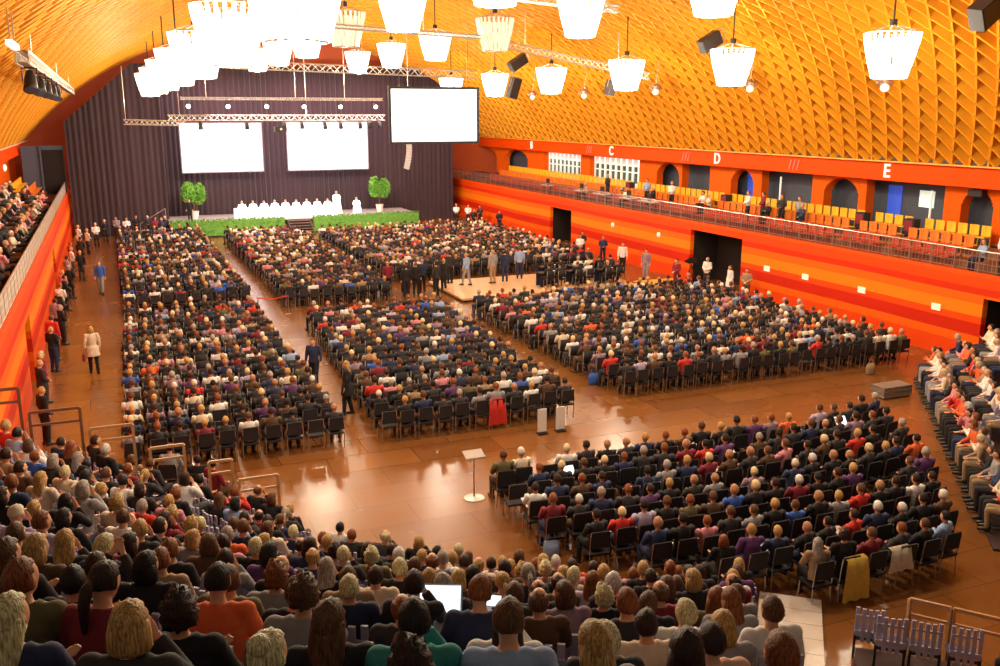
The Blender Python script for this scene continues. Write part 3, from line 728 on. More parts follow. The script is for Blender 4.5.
# ------------------------------------------------------------------ chandeliers
def chandelier_meshes(lit):
    m = GLOW if lit else UNLIT; g = MB()
    prof = [(.86,.62),(.80,.30),(.72,-.05),(.62,-.4),(.52,-.75)]
    for t_ in range(4):
        (r0, z0), (r1, z1) = prof[t_], prof[t_+1]; n = int(30*r0)
        for j in range(n):
            a = 2*pi*(j+.5*(t_%2))/n; g.tube([(r0*cos(a),r0*sin(a),z0+.05),(r1*cos(a),r1*sin(a),z1)], .05, 5)
    for r, n, zb in ((.55,12,-.6),(.28,7,-.7)):
        for j in range(n): a = 2*pi*j/n; g.tube([(r*cos(a),r*sin(a),.5),(r*.8*cos(a),r*.8*sin(a),zb)], .04, 5)
    tub = g.mesh('glass_tubes', m)
    g = MB()
    for r, z in ((.86,.68),(.5,-.76)): g.tube([(r*cos(a*pi/12),r*sin(a*pi/12),z) for a in range(25)], .025, 5, cap=False)
    for a in range(6): g.bar((0,0,.95),(.86*cos(a*pi/3),.86*sin(a*pi/3),.68),.03); g.bar((.86*cos(a*pi/3),.86*sin(a*pi/3),.68),(.5*cos(a*pi/3),.5*sin(a*pi/3),-.76),.02)
    rg = g.mesh('ring_frame', STEEL)
    g = MB(); g.tube([(0,0,.9),(0,0,3.0)], .03, 6); g.tube([(0,0,.9),(0,0,1.1)], .12, 10)
    rod = g.mesh('suspension_rod', BLACKM)
    return tub, rg, rod
CHM = {True: chandelier_meshes(True), False: chandelier_meshes(False)}
LP = []
for ri, (x, z, nm) in enumerate(((24,11.3,'right outer'),(17,13.0,'right inner'),(10,13.0,'left inner'),(3,11.3,'left outer'))):
    for j in range(-1, 6):
        y = 24.4+8.56*j
        if x == 24 and j < 0: continue
        LP.append((x,y,z,nm,j))
for x, y, z, nm, j in LP:
    lit = not ((x == 17 and j == 2) or (x == 10 and j == 2))
    e = empty('chandelier', (x,y,z-.2)); 
    tag(e, '%s tapered glass tube chandelier, %s row, %s from the camera' % ('glowing' if lit else 'unlit clear', nm, ordn[j+1]), 'chandelier', 'tapered glass chandeliers under the vault')
    for nme, me in zip(('glass_tubes','ring_frame','suspension_rod'), CHM[lit]): ob(nme, me, e)
    if lit:
        L = bpy.data.lights.new('chandelier_light', 'POINT'); L.energy = LAMPW; L.color = (1,.86,.62); L.shadow_soft_size = .25
        lo = ob('chandelier_light', L, e, (0,0,-1.1))
# small globe spotlights on the right
for i, (y, z) in enumerate(((27.6,10.15),(35.65,10.3),(43.6,10.33),(51.7,10.26),(59.2,10.3))):
    e = empty('globe_spotlight', (27,y,z)); tag(e, 'small clear globe downlight under right vault ribs, %s from camera' % ordn[i], 'spotlight', 'globe downlights on the right')
    MB().ell((0,0,0), (.17,.17,.16), 14, 10).obj('globe', mat('globe_glass_lit',(.9,.8,.7),.1,emit=(1,.9,.75),estr=.5), e, True)
    MB().tube([(0,0,.15),(0,0,.3),(0,0,.42)], [.24,.2,.06], 12).tube([(0,0,.42),(.2,0,1.9)], .02, 5).obj('housing', STEEL, e)
    g = MB()
    for s in (-.32,.32): g.tube([(s,0,.25),(s*.4,0,.5)], .03, 6); g.ell((s,0,.18),(.08,.08,.1),8,6)
    g.obj('side_lamps', STEEL, e)
# ------------------------------------------------------------------ signs
def text_obj(s, name, loc, rot, size, m, lb):
    c = bpy.data.curves.new(name, 'FONT'); c.body = s; c.size = size; c.extrude = .02; c.offset = .015; c.align_x = 'CENTER'; c.align_y = 'CENTER'
    o = bpy.data.objects.new('t', c); COL.objects.link(o); dg = bpy.context.evaluated_depsgraph_get(); dg.update()
    me = bpy.data.meshes.new_from_object(o.evaluated_get(dg)); bpy.data.objects.remove(o); me.materials.clear(); me.materials.append(m)
    q = ob(name, me, None, loc); q.rotation_euler = rot; tag(q, lb, 'sign'); return q
WL_ = mat('white_letter', (.9,.88,.85), .5, emit=(1,.95,.9), estr=.35)
PK = mat('pink_mark', (.8,.25,.22), .5)
for ch, y in (('B',71.8),('C',58.3),('D',45.8),('E',32.8)):
    text_obj(ch, 'section_letter', (32.67,y,6.66), (pi/2,0,-pi/2), .85, WL_, 'white block letter %s on the orange beam over right balcony' % ch)
for i, y in enumerate((61.6,49.0,39.1)):
    g = MB()
    for k in range(3): g.bar((0,-.3+.3*k+.08,-.25),(0,-.3+.3*k-.08,.25),.06,.05)
    o = g.obj('stroke_mark', PK, None, False, (32.67,y,6.66)); tag(o, 'pink triple stroke mark on orange beam, %s from far end' % ordn[i], 'sign')
for i, (y, z) in enumerate(((37.0,1.75),(34.2,1.78),(30.6,1.78),(26.6,1.8))):
    o = MB().box((0,0,0),(.04,.42,.26)).obj('wall_plaque', mat('white_plaque',(.9,.85,.7),.5,emit=(1,.9,.7),estr=.3), None, False, (WR-.02,y,z)); tag(o, 'small white rectangular sign on orange right wall, %s from doorway' % ordn[i], 'sign')
for i, y in enumerate((47.0,52.5)):
    o = MB().tube([(0,0,0),(-.06,0,0)], .16, 12).obj('wall_lamp', mat('white_plaque',(.9,.85,.7),.5), None, True, (WR-.0,y,2.25)); tag(o, 'round pale wall lamp between the doorways, %s from wide one' % ordn[i], 'lamp')
# banners and panels in the arcade
tag(MB().box((0,0,0),(.04,.85,1.5)).obj('blue_banner', mat('blue_banner',(.03,.10,.7),.5,emit=(.05,.15,1),estr=.25), None, False, (34.525,34.0,5.15)), 'bright blue upright banner in the arcade opening under E', 'banner')
tag(MB().box((0,0,0),(.04,.85,.75)).obj('white_notice', mat('white_notice',(.8,.95,.85),.5,emit=(.8,1,.9),estr=.5), None, False, (34.525,32.1,5.4)), 'pale square notice on the dark arcade wall', 'notice')
tag(MB().box((0,0,0),(.04,1.3,1.5)).obj('blue_banner', mat('blue_banner',(.03,.10,.7),.5), None, False, (34.525,44.6,5.2)), 'blue banner filling the arched opening under D', 'banner')
sc_ = empty('wall_speaker', (33.3,28.4,6.0)); tag(sc_, 'black speaker box fixed in right hand arch', 'speaker'); MB().box((0,0,0),(.3,.7,.28)).obj('cabinet', BLACKM, sc_); MB().bar((.1,0,0),(.4,0,.1),.06).obj('bracket', BLACKM, sc_)
for i, y in enumerate((41.2,43.2,31.0)):
    o = MB().tube([(0,0,0),(0,0,1.9)], .05, 8).obj('white_post', mat('white_window_frame',(.85,.84,.8),.5), None, True, (33.6,y,4.0)); tag(o, 'slim white post in the arcade opening, %s' % ('left of pair','right of pair','under the letter E')[i], 'post')
# ------------------------------------------------------------------ balcony railings
def railing(side, X, y0, y1, lb, mesh):
    e = empty('balcony_railing', (X,y0,3.4)); tag(e, lb, 'railing'); L = y1-y0
    MB().tube([(0,0,.82),(0,L,.82)], .035, 8).obj('handrail', STEEL, e)
    g = MB()
    for z in (.1,.35,.6): g.tube([(0,0,z),(0,L,z)], .014, 5)
    g.obj('rails', STEEL, e); n = int(L/1.1); pm = MB().bar((0,0,0),(0,0,.82),.04).mesh('post', STEEL)
    for i in range(n+1): ob('post', pm, e, (0,L*i/n,0))
    if mesh: MB().box((0,L/2,.42),(.012,L,.7)).obj('mesh_panel', mat('grey_mesh_panel',(.45,.36,.28),.7,noise=.3,scale=5), e)
    else:
        g = MB(); n = int(L/.18)
        for i in range(n): g.bar((0,L*i/n,.1),(0,L*i/n,.8),.014)
        g.obj('balusters', STEEL, e)
railing(1, WR+.1, 17.2, 83.8, 'long metal railing with thin bars along the right balcony', False)
railing(-1, WL-.12, 24.2, 77.7, 'long railing with grey mesh panel along the left balcony', True)
MB_ = MB
# balcony seats
def seat_proto(m, nm):
    g = MB(); g.box((0,.0,.42),(.44,.4,.05)); g.tube([(-.2,-.18,.05),(-.2,-.2,.45)],.02,5); g.tube([(.2,-.18,.05),(.2,-.2,.45)],.02,5)
    # curved back
    for i in range(5):
        x = -.18+.09*i; g.box((x,-.22+.03*abs(i-2)*.5,.66),(.095,.04,.42))
    g.box((0,-.2,.03),(.44,.1,.06))
    return g.mesh(nm, m)
SP = {c: seat_proto(m, c+'_seat') for c, m in (('yellow',YEL),('orange',ORS),('red',RES))}
gaps = [(33.6,34.2),(30.6,31.3),(44.2,44.9),(55,55.7)]
for rowi, (c, x, z) in enumerate((('red',30.75,3.25),('orange',31.7,3.55),('yellow',32.6,3.9))):
    i = 0; y = 27.3
    while y < 77:
        if not any(a < y < b for a, b in gaps):
            o = ob('balcony_chair', SP[c], None, (x,y,z), pi/2); i += 1
            tag(o, '%s plastic balcony seat on right balcony, %s in its row from the camera end' % (c, nth(i-1)), 'seat', c+' right balcony seats')
        y += .58
for rowi, (c, x, z) in enumerate((('orange',-4.8,3.55),('yellow',-5.7,3.9))):
    i = 0; y = 58
    while y < 76:
        o = ob('balcony_chair', SP[c], None, (x,y,z), -pi/2); i += 1
        tag(o, '%s plastic seat on the left balcony, %s in its row from the camera end' % (c, nth(i-1)), 'seat', c+' left balcony seats'); y += .58
for i, (a_, b_) in enumerate(gaps):
    e = empty('equipment_box', (32.55,(a_+b_)/2,3.9)); tag(e, 'dark equipment box in the yellow seat row, %s from camera' % ('second','first','third','fourth')[i], 'box')
    MB().box((0,0,.45),(.4,.55,.7)).obj('case_body', cm('charcoal'), e); MB().box((0,0,.05),(.3,.45,.1)).obj('foot', BLACKM, e); MB().box((-.21,0,.5),(.02,.45,.45)).obj('front_panel', cm('maroon'), e)
for i, y in enumerate((64.0,70.0,75.0)):
    o = MB().tube([(0,0,0),(.08,0,0),(.16,0,0)], [.2,.24,.1], 12).obj('wall_lamp', mat('warm_lamp',(1,.8,.5),.4,emit=(1,.75,.4),estr=3), None, True, (-6.8,y,5.5)); tag(o, 'warm round wall lamp over the left balcony, %s from camera' % ordn[i], 'lamp')
# ------------------------------------------------------------------ near raked tier
def aminL(r):
    a = radians(9)
    while CX-r*sin(a) > .83*(CY-r*cos(a))-.05 and a < 1.3: a += .004
    return a
def tier_floor(name, amin, amax_f, kmax, m, off=0):
    g = MB(); amin_ = amin
    for k in range(kmax+1):
        r0 = 12-.45+.85*k-off; r1 = r0+.85 if k < kmax else r0+1.6; z = .05+.4*k; a1 = amax_f(r0); n = max(4, int(abs(a1-(amin(r0) if callable(amin) else amin))*r0/.5))
        zb = max(-.0, z-.9)
        pts = []
        af = amin if callable(amin) else (lambda r: amin_)
        for i in range(n+1):
            for (r, zz) in ((r0,zb),(r0,z),(r1,z),(r1,zb)):
                s_ = af(r); a = s_+(a1-s_)*i/n; pts.append((CX-r*sin(a), CY-r*cos(a), zz))
        b = len(g.v); g.v += pts
        for i in range(n):
            for j in range(4): g.f.append([b+4*i+j, b+4*i+(j+1)%4, b+4*i+4+(j+1)%4, b+4*i+4+j]); g.m.append(0)
        g.f.append([b,b+1,b+2,b+3]); g.m.append(0); e = b+4*n; g.f.append([e+3,e+2,e+1,e]); g.m.append(0)
    return struct(g.obj(name, m))
TIERM = mat('tier_carpet', (.045,.02,.02), .8, noise=.2)
def amaxL(r):
    a = acos(min(1, 3.5/r))
    if r*sin(a) > 16.3: a = min(a, asin(16.3/r))
    return a
tier_floor('floor_tier_near', aminL, amaxL, 16, TIERM)
RA, RU, RN = Vector((16.95,13.0,0)), Vector((.643,.766,0)), Vector((.766,-.643,0))
def rpos(k, t): p = RA+RU*t+RN*(.42+.85*k); return p.x, p.y, .05+.4*k
g = MB()
for k in range(7): p = RA+RU*7.2+RN*(.85*k+.43); zt = .05+.4*k; g.box((p.x,p.y,zt/2), (14.4,.85,zt), rz=atan2(.766,.643))
struct(g.obj('floor_tier_right', TIERM))
struct(MB().box((11.6,9.75,.175),(2.2,.9,.35),rz=-radians(40)).obj('floor_tier_gangway', TIERM))
# gangway deck of light wood, its white light reflection painted into the pale tone
g = MB()
for i in range(9):
    d = Vector((-.64,-.77,0)); c = Vector((11.55,13.05,.03))+d*(.25+.5*i); g.box(tuple(c), (1.15,.49,.06), rz=-radians(40))
struct(g.obj('floor_gangway', mat('pale_boards_with_reflection',(.8,.7,.62),.35,noise=.12,scale=3)))
# tier seat: lavender shell back with dark pad
def tier_seat_protos():
    back = MB()
    for i in range(5):
        x = -.2+.1*i; back.box((x,-.24+.012*(i-2)**2,.66),(.062,.03,.62))
    back.box((0,-.215,.5),(.46,.03,.1)).box((0,-.215,.82),(.46,.02,.04))
    seat = MB().box((0,0,.395),(.44,.42,.06)); leg = MB().bar((-.22,-.2,0),(-.22,-.2,.5),.04).bar((.22,-.2,0),(.22,-.2,.5),.04)
    return back.mesh('backrest', LAV), seat.mesh('seat', LAVD), leg.mesh('side_supports', BLACKM)
TSP = tier_seat_protos()
def tier_seat(x, y, z, rz, lb, grp):
    e = empty('tier_seat', (x,y,z), rz); tag(e, lb, 'seat', grp)
    for nme, me in zip(('backrest','seat','side_supports'), TSP): ob(nme, me, e)
def fpos(k, a, off=0):
    r = 12+.85*k-off; return (CX-r*sin(a), CY-r*cos(a), .05+.4*k)
def facing(a): return -a    # turns +Y to point at the centre (a measured from -Y toward -X)
occ = {}
for (k, ad, hair, style, top, pose) in FEAT: occ.setdefault(k, []).append((radians(ad), hair, style, top, pose))
PPL = []      # seated near-tier people
rn = random.Random(21)
def in_view(x, y, z, mar=25):
    v = co.matrix_world.inverted() @ Vector((x,y,z)) if False else None
    dx, dy, dz = x, y, z-9.2; Yw, Pw = radians(22.5637), radians(13.2508)
    xx = dx*cos(Yw)-dy*sin(Yw); f0 = dx*sin(Yw)+dy*cos(Yw); f = f0*cos(Pw)-dz*sin(Pw); u = f0*sin(Pw)+dz*cos(Pw)
    if f < 2.0: return None
    px, py = 500+930*xx/f, 333-930*u/f
    if -mar < px < 1000+mar and -mar < py < 666+mar: return (px, py, f)
    return None
for k in range(0, 17):
    r = 12+.85*k; lst = [(a,)+tuple(o) for a, *o in occ.get(k, [])]
    a = aminL(r)+.33/r; am = amaxL(r)-.03
    step = .60/r if k > 2 else .58/r
    fillp = .95 if k > 3 else (.9 if k > 1 else .8)
    while a < am:
        if all(abs(a-l[0])*r > .54 for l in lst if len(l) > 1):
            x, y, z = fpos(k, a); v = in_view(x, y, z+1.3)
            if v:
                # visible empties of the photo
                emp = (70 < v[0] < 103 and 488 < v[1] < 560) or (150 < v[0] < 172 and 458 < v[1] < 500) or (188 < v[0] < 212 and 480 < v[1] < 512) or (296 < v[0] < 320 and 495 < v[1] < 530) or (355 < v[0] < 378 and 505 < v[1] < 540)
                emp = emp or (408 < v[0] < 462 and 592 < v[1] < 660)
                if not emp and rn.random() < fillp: lst.append((a+rn.uniform(-.06,.06)/r, pick(HW,rn), pick(SW,rn), pick(CW,rn), 'lap', 'auto'))
                else: lst.append((a,))
        a += step
    lst.sort(key=lambda l: -l[0])
    A_ = [l[0] for l in lst]
    for _ in range(5):
        for i in range(len(A_)-1):
            gap = (A_[i]-A_[i+1])*r
            if gap < .47: d = (.47-gap)/2/r; A_[i] += d; A_[i+1] -= d
    lst = [(a_,)+tuple(l[1:]) for a_, l in zip(A_, lst)]; pc = 0; sc_n = -1
    for n_, l in enumerate(lst):
        x, y, z = fpos(k, l[0])
        if not in_view(x, y, z+1.0, 60): continue
        sc_n += 1
        PPL.append((k, sc_n, l, x, y, z, pc))
        if len(l) > 1 and in_view(x, y, z+1.3, 0): pc += 1
poses = {'lap':['m_lap','f_lap','m_turn','f_chin','m_lap'], 'lean':['m_lean'], 'read':['m_lean'], 'camera':['m_camera']}
NIND = 0
for (k, n_, l, x, y, z, pcn) in PPL:
    a = l[0]; tier_seat(x, y, z, facing(a), 'lavender grey tier seat, near tier row %d from front, %s from left' % (k+1, nth(n_)), 'near tier seats')
    if len(l) == 1: continue
    hair, style, top, pose = l[1:5]
    vs = poses[pose]; var = vs[(k*7+n_*3) % len(vs)]
    if style in ('long','bob','ponytail','bun') and pose == 'lap': var = ('f_lap','f_chin')[(n_+k) % 2]
    st_ = {'short':'','balding':'balding ','curly':'curly ','bob':'bobbed ','long':'long ','ponytail':'ponytailed ','bun':'pinned up ','cap':'capped '}[style]
    person((x,y,z), facing(a)+.35*a+rn.uniform(-.12,.12), var, hair, style, top, pick([('charcoal',3),('black',3),('navy',2),('brown',1)],rn),
        fit(hair, st_.strip(), top, 'near tier row %d, %s from left' % (k+1, nth(pcn))), 'near tier audience', rn.uniform(.96,1.06), 'jacket' if var[0] == 'm' else 'blouse')
    NIND += 1
print('NEAR TIER', NIND)
# empty lavender seats beyond the gangway
c_ = 0
for i, (x, y, z) in enumerate(((11.5,11.0,.0),(11.15,10.2,.35),(11.55,9.87,.35),(12.0,9.5,.35))):
    tier_seat(x, y, z, -radians(40), 'empty lavender seat by the pale gangway, %s' % ('front one standing alone','left of back three','middle of back three','right of back three')[i], 'empty gangway seats')
# right tier: people seen side-on
RP = []
rrz = atan2(.643,-.766)-pi/2
for k in range(0, 7):
    n_ = 0; t = .35
    while t < 14.2:
        x, y, z = rpos(k, t); v = in_view(x, y, z+1.0, 12); t += .58
        if v and x < WR-.6:
            tier_seat(x, y, z, rrz, 'lavender grey seat of right tier, row %d from floor, %s from near end' % (k+1, nth(n_)), 'right tier seats')
            hair, style, top = pick(HW,rn), pick(SW,rn), pick([('white',10),('grey',8),('black',10),('charcoal',8),('red',4),('pink',4),('cream',6),('tan',5),('lilac',4),('maroon',3),('orange',3),('navy',5)],rn)
            person((x,y,z), rrz+rn.uniform(-.35,.2), rn.choice(SITV[:7]), hair, style, top, rn.choice(('charcoal','black','tan','grey','navy')),
              fit(hair, style, top, 'right tier row %d, %s from near end' % (k+1, nth(n_))), 'right tier audience', rn.uniform(.95,1.05))
            n_ += 1; NIND += 1
print('WITH RIGHT TIER', NIND)
# ------------------------------------------------------------------ floor chairs
def chair_protos():
    P = {}
    P['seat'] = MB().box((0,0,.41),(.44,.43,.05)).box((0,.19,.405),(.42,.05,.05)).mesh('seat', CHAIRF)
    g = MB()
    for i in range(6):
        t = i/5; g.box((0,-.22-.03*t,.6+.3*t*1.0-.0),(.44-.04*(t>.9),.035,.07))
    P['backrest'] = g.mesh('backrest', CHAIRF)
    P['leg'] = [MB().tube([(sx*.2,sy*.19,.43),(sx*.22,sy*.21-(.0),0)], .013, 6).mesh('leg', STEEL) for sx in (-1,1) for sy in (-1,1)]
    P['frame'] = MB().tube([(-.215,-.2,.42),(-.215,-.26,.92)],.013,6).tube([(.215,-.2,.42),(.215,-.26,.92)],.013,6).tube([(-.2,.19,.42),(-.2,-.19,.42)],.012,5).tube([(.2,.19,.42),(.2,-.19,.42)],.012,5).bar((-.22,-.2,.42),(.22,-.2,.42),.02).bar((-.21,.19,.42),(.21,.19,.42),.02).mesh('frame', STEEL)
    g = MB(); g.box((0,0,.44),(.44,.43,.05)); g.box((0,-.24,.75),(.44,.04,.36)); g.mi = 1
    for sx in (-1,1):
        g.bar((sx*.2,.19,.43),(sx*.22,.21,0),.022); g.bar((sx*.21,-.26,.92),(sx*.22,-.21,0),.022)
    P['whole'] = g.mesh('floor_chair', [CHAIRF, STEEL])
    return P
CP = chair_protos()
def floor_chair(x, y, rz, lb, grp, parts=True):
    if not parts:
        return tag(ob('floor_chair', CP['whole'], None, (x,y,0), rz), lb, 'chair', grp)
    e = empty('floor_chair', (x,y,0), rz); tag(e, lb, 'chair', grp)
    ob('seat', CP['seat'], e); ob('backrest', CP['backrest'], e); ob('frame', CP['frame'], e)
    for l in CP['leg']: ob('leg', l, e)
    return e
SEATS = []     # (block, row, col, x, y, rz)
def block(name, rows, y0, dy, xl, xr, dx=.56, skip=.05, skew=None):
    for i in range(rows):
        y = y0+dy*i; a, b = xl(y), xr(y); n = int((b-a)/dx)
        if n < 1: continue
        for j in range(n+1): SEATS.append((name, i, j, a+(b-a)*j/n, y, 0))
# fan block rows run across, chairs at the ends turn slightly inward
def fan():
    rows = [(19.3,8.1,20.0),(18.35,8.1,19.3),(17.4,8.1,18.9),(16.45,8.15,18.3),(15.5,8.6,17.6),(14.55,9.5,16.8),(13.6,10.4,16.0),(12.75,11.9,15.2)]
    for i, (y, a, b) in enumerate(rows):
        n = int((b-a)/.56)
        for j in range(n+1):
            t = j/n; x = a+(b-a)*t; u = (x-14.5)/6.5
            if .52 < t < .56 and i > 0 and False: continue
            SEATS.append(('fan block', i, j, x, y+.55*u*u*(1 if u > 0 else .25), .22*u if u > 0 else .1*u))
fan()
block('left near block', 19, 24.9, .97, lambda y: -.05+.02*(y-24), lambda y: 5.3)
block('left far block', 28, 46.0, .98, lambda y: .35, lambda y: 5.6)
block('middle near block', 16, 24.8, .97, lambda y: 6.75+(y-24)*.06, lambda y: 12.4+(y-24)*.045)
block('middle far block', 26, 44.8, .98, lambda y: 7.6, lambda y: 12.3)
block('right near block', 15, 25.9, .96, lambda y: 15.3, lambda y: 27.2)
block('right far block', 19, 50.0, .98, lambda y: 14.0, lambda y: 26.6)
vis = []
for s in SEATS:
    v = in_view(s[3], s[4], .9, 15)
    if v: vis.append((v[2], s))
vis.sort(key=lambda q: q[0])
NP = 300-43
far_st = []
rowtot = {}
for d, s in vis: rowtot[(s[0], s[1])] = max(rowtot.get((s[0], s[1]), 0), s[2])
far_p, far_c = [], []
nch = 0
fr = random.Random(5)
FW = [('white',18),('cream',6)]+CW
for idx, (d, s) in enumerate(vis):
    nm, i, j, x, y, rz = s
    x += fr.uniform(-.05,.05); y += fr.uniform(-.06,.06)
    # photo: the rear rows of the blocks stay open here and there
    empty_seat = fr.random() < (.10 if nm == 'fan block' else .05)
    hair, style, top = pick(HW,fr), pick(SW,fr), pick(CW,fr)
    prz = rz+fr.uniform(-.3,.3); sc = fr.uniform(.94,1.06)
    # chairs: individual for the nearest, also the open back rows
    if nch < 290 and (nm == 'fan block' or (i <= 2)):
        floor_chair(x, y, rz, 'black chair, %s row %d from the back, %s from left' % (nm, (8-i if nm == 'fan block' else i+1), nth(j)), nm+' chairs', parts=(nm == 'fan block')); nch += 1
    else: far_c.append((x, y, 0, rz))
    if empty_seat: continue
    if PC[0] < NP:
        var = fr.choice(SITV[:5])
        if style in ('long','bob','ponytail'): var = fr.choice(('f_lap','f_chin'))
        person((x,y-.0,0), prz, var, hair, style, top, fr.choice(('charcoal','black','navy','grey')),
            fit(hair, style, top, '%s row %d from back, %s from left' % (nm, (8-i if nm == 'fan block' else i+1), nth(j))), nm+' audience', sc)
        NIND += 1
    else:
        far_p.append((x, y, 0, prz, sc, hair, style, top, fr.choice(('charcoal','black','navy','brown'))))
print('IND', NIND, 'FAR', len(far_p), 'chairs', nch, len(far_c))
# balcony audience on the left, seen from above
for i in range(130):
    y = fr.uniform(26,66); j = fr.choice((0,1,2)); 
    far_p.append(((-3.9,-4.8,-5.7)[j]+fr.uniform(-.1,.1), y, (3.25,3.55,3.9)[j]-.0, -pi/2+fr.uniform(-.3,.9), 1, pick(HW,fr), 'short', pick([('white',4),('pink',4),('grey',4),('black',6),('maroon',3),('cream',3),('charcoal',5)],fr), 'charcoal'))
def lowpoly(kind):
    """cheap but complete figure: part ids 0 skin 1 hair 2 top 3 bottom"""
    P = pose_geo(kind, 'cross' if kind == 'sit' else 'clasp', .1); g = MB(); ids = []
    def mark(i):
        while len(ids) < len(g.v): ids.append(i)
    H = P['head']
    g.ell(H, (.08,.1,.118), 8, 6); g.tube([P['shc'],P['neck'],H], [.05,.05,.05], 5, ref=(1,0,0)); mark(0)
    def capf(p, u):
        return p*.7 if (u.y > .3 and u.z < .5) or u.z < -.6 else p
    g.ell(H+Vector((0,-.012,.012)), (.094,.115,.128), 10, 7, fn=capf); mark(1)
    g.tube([P['pel'], lerp(P['pel'],P['chest'],.5), P['chest'], lerp(P['chest'],P['shc'],.7), P['shc'], lerp(P['shc'],P['neck'],.5)], [(.18,.14),(.16,.13),(.185,.13),(.19,.12),(.14,.09),(.06,.06)], 8, ref=(1,0,0))
    for i in (0,1): g.tube([P['sh'][i],lerp(P['sh'][i],P['elb'][i],.5),P['elb'][i]], [.08,.065,.055], 5); g.tube([P['elb'][i],P['wri'][i]], [.055,.045], 5)
    mark(2)
    for i in (0,1): g.ell(Vector(P['wri'][i]), (.04,.05,.03), 5, 4)
    mark(0)
    for i in (0,1): g.tube([P['hip'][i],P['knee'][i]], [.1,.08], 5); g.tube([P['knee'][i],P['ank'][i]], [.078,.06], 5); g.box((P['ank'][i][0],P['ank'][i][1]+.06,.035),(.09,.26,.07))
    mark(3)
    return g, np.array(ids)
LPT = {'sit': lowpoly('sit'), 'stand': lowpoly('stand')}
def bake(jobs, name, lb, cat):
    """jobs: list of (verts Nx3, faces, colours Nx3) merged into one mesh"""
    nv = sum(len(j[0]) for j in jobs); A = np.concatenate([j[0] for j in jobs]).astype(np.float32); Cc = np.ones((nv,4), np.float32); Cc[:,:3] = np.concatenate([j[2] for j in jobs])
    I, Ln, off = [], [], 0; cache = {}
    for v, f, c in jobs:
        if id(f) not in cache: cache[id(f)] = (np.array([i for q in f for i in q]), np.array([len(q) for q in f]))
        i_, l_ = cache[id(f)]; I.append(i_+off); Ln.append(l_); off += len(v)
    I = np.concatenate(I).astype(np.int32); Ln = np.concatenate(Ln).astype(np.int32); S = np.concatenate([[0], np.cumsum(Ln)[:-1]]).astype(np.int32)
    me = bpy.data.meshes.new(name); me.vertices.add(nv); me.vertices.foreach_set('co', A.ravel()); me.loops.add(len(I)); me.loops.foreach_set('vertex_index', I)
    me.polygons.add(len(Ln)); me.polygons.foreach_set('loop_start', S); me.update(calc_edges=True); me.validate()
    at = me.color_attributes.new('Col', 'FLOAT_COLOR', 'POINT'); at.data.foreach_set('color', Cc.ravel())
    if cat == 'person': me.polygons.foreach_set('use_smooth', [True]*len(me.polygons))
    me.materials.append(CROWDM); o = ob(name, me); tag(o, lb, cat, None, 'stuff'); return o
def place(V, x, y, z, rz, sc=1):
    c, s = cos(rz), sin(rz); W = V*sc; return np.stack([W[:,0]*c-W[:,1]*s+x, W[:,0]*s+W[:,1]*c+y, W[:,2]+z], 1)
def figure(kind, x, y, z, rz, sc, hair, style, top, bot):
    g, ids = LPT[kind]; V = np.array(g.v)
    pal = np.array([(.62,.30,.17), HAIR[hair] if style != 'balding' else (.5,.25,.14), CLOTH[top], CLOTH[bot]])
    return (place(V, x, y, z, rz, sc), g.f, pal[ids])

# ------------------------------------------------------------------ standing people (each one singled out)
def far_stand(x, y, z, rz, hair, top, bot): far_st.append(('stand', x, y, z, rz, 1.0, hair, 'short', top, bot))
def stand(x, y, face, var, hair, style, top, bottom, lb, z=0, s=1.0, garment='jacket'):
    return person((x,y,z), face, var, hair, style, top, bottom, lb, None, s, garment)
stand(-1.1,35.87, .15,'f_coat','blond','bob','cream','black','person in long cream coat standing alone in the left aisle', garment='coat')
hb = empty('handbag', (-1.42,35.8,.62)); tag(hb, 'dark red handbag held by the person in cream coat', 'bag')
MB().box((0,0,0),(.1,.26,.2)).obj('bag_body', cm('maroon'), hb); MB().tube([(0,-.1,.1),(0,-.06,.24),(0,.06,.24),(0,.1,.1)], .01, 5).obj('strap', cm('maroon'), hb)
stand(-.88,52.35, 2.9,'m_walk','brown','short','blue','grey','person in bright blue shirt walking down the left aisle', garment='shirt')
aisle = [(-2.3,28.2,'black','black'),(-2.51,31.2,'charcoal','black'),(-2.55,32.6,'maroon','charcoal'),(-2.45,36.6,'black','navy'),(-2.5,38.4,'red','black'),(-2.3,41.0,'black','black'),(-2.55,42.3,'mauve','charcoal'),(-2.5,44.4,'charcoal','black'),(-2.5,46.0,'white','black'),(-2.4,48.3,'black','charcoal'),(-2.55,50,'pink','navy'),(-2.3,51.6,'black','black'),(-2.5,55,'grey','black'),(-1.9,57,'black','charcoal'),(-2.4,58.7,'white','brown'),(-2.5,61,'maroon','black'),(-2.0,63.5,'charcoal','black'),(-2.3,66,'tan','black'),(-1.7,68,'cream','charcoal'),(-2.3,70.5,'white','black')]
for i, (x, y, t_, b_) in enumerate(aisle):
    if y > 45: far_stand(x, y, 0, -pi/2+rn.uniform(.2,1.2), pick(HW,rn), t_, b_); continue
    stand(x, y, -pi/2+rn.uniform(.2,1.2), ('m_stand','m_clasp')[i%2], pick(HW,rn), ('short','bob')[i%3 == 2], t_, b_, 'person in %s top standing along the left wall, %s from camera' % (t_, nth(i)), s=rn.uniform(.95,1.03))
farl = [(-1.2,71.5,'white'),(-.6,73.5,'black'),(.2,75.5,'grey'),(.9,74.6,'white'),(1.6,75.8,'black'),(2.4,75.2,'charcoal'),(2.9,74.0,'maroon'),(3.3,73.2,'navy'),(3.6,74.4,'black')]
for i, (x, y, t_) in enumerate(farl): far_stand(x, y, 0, pi*.9+rn.uniform(-.6,.6), pick(HW,rn), t_, 'black')
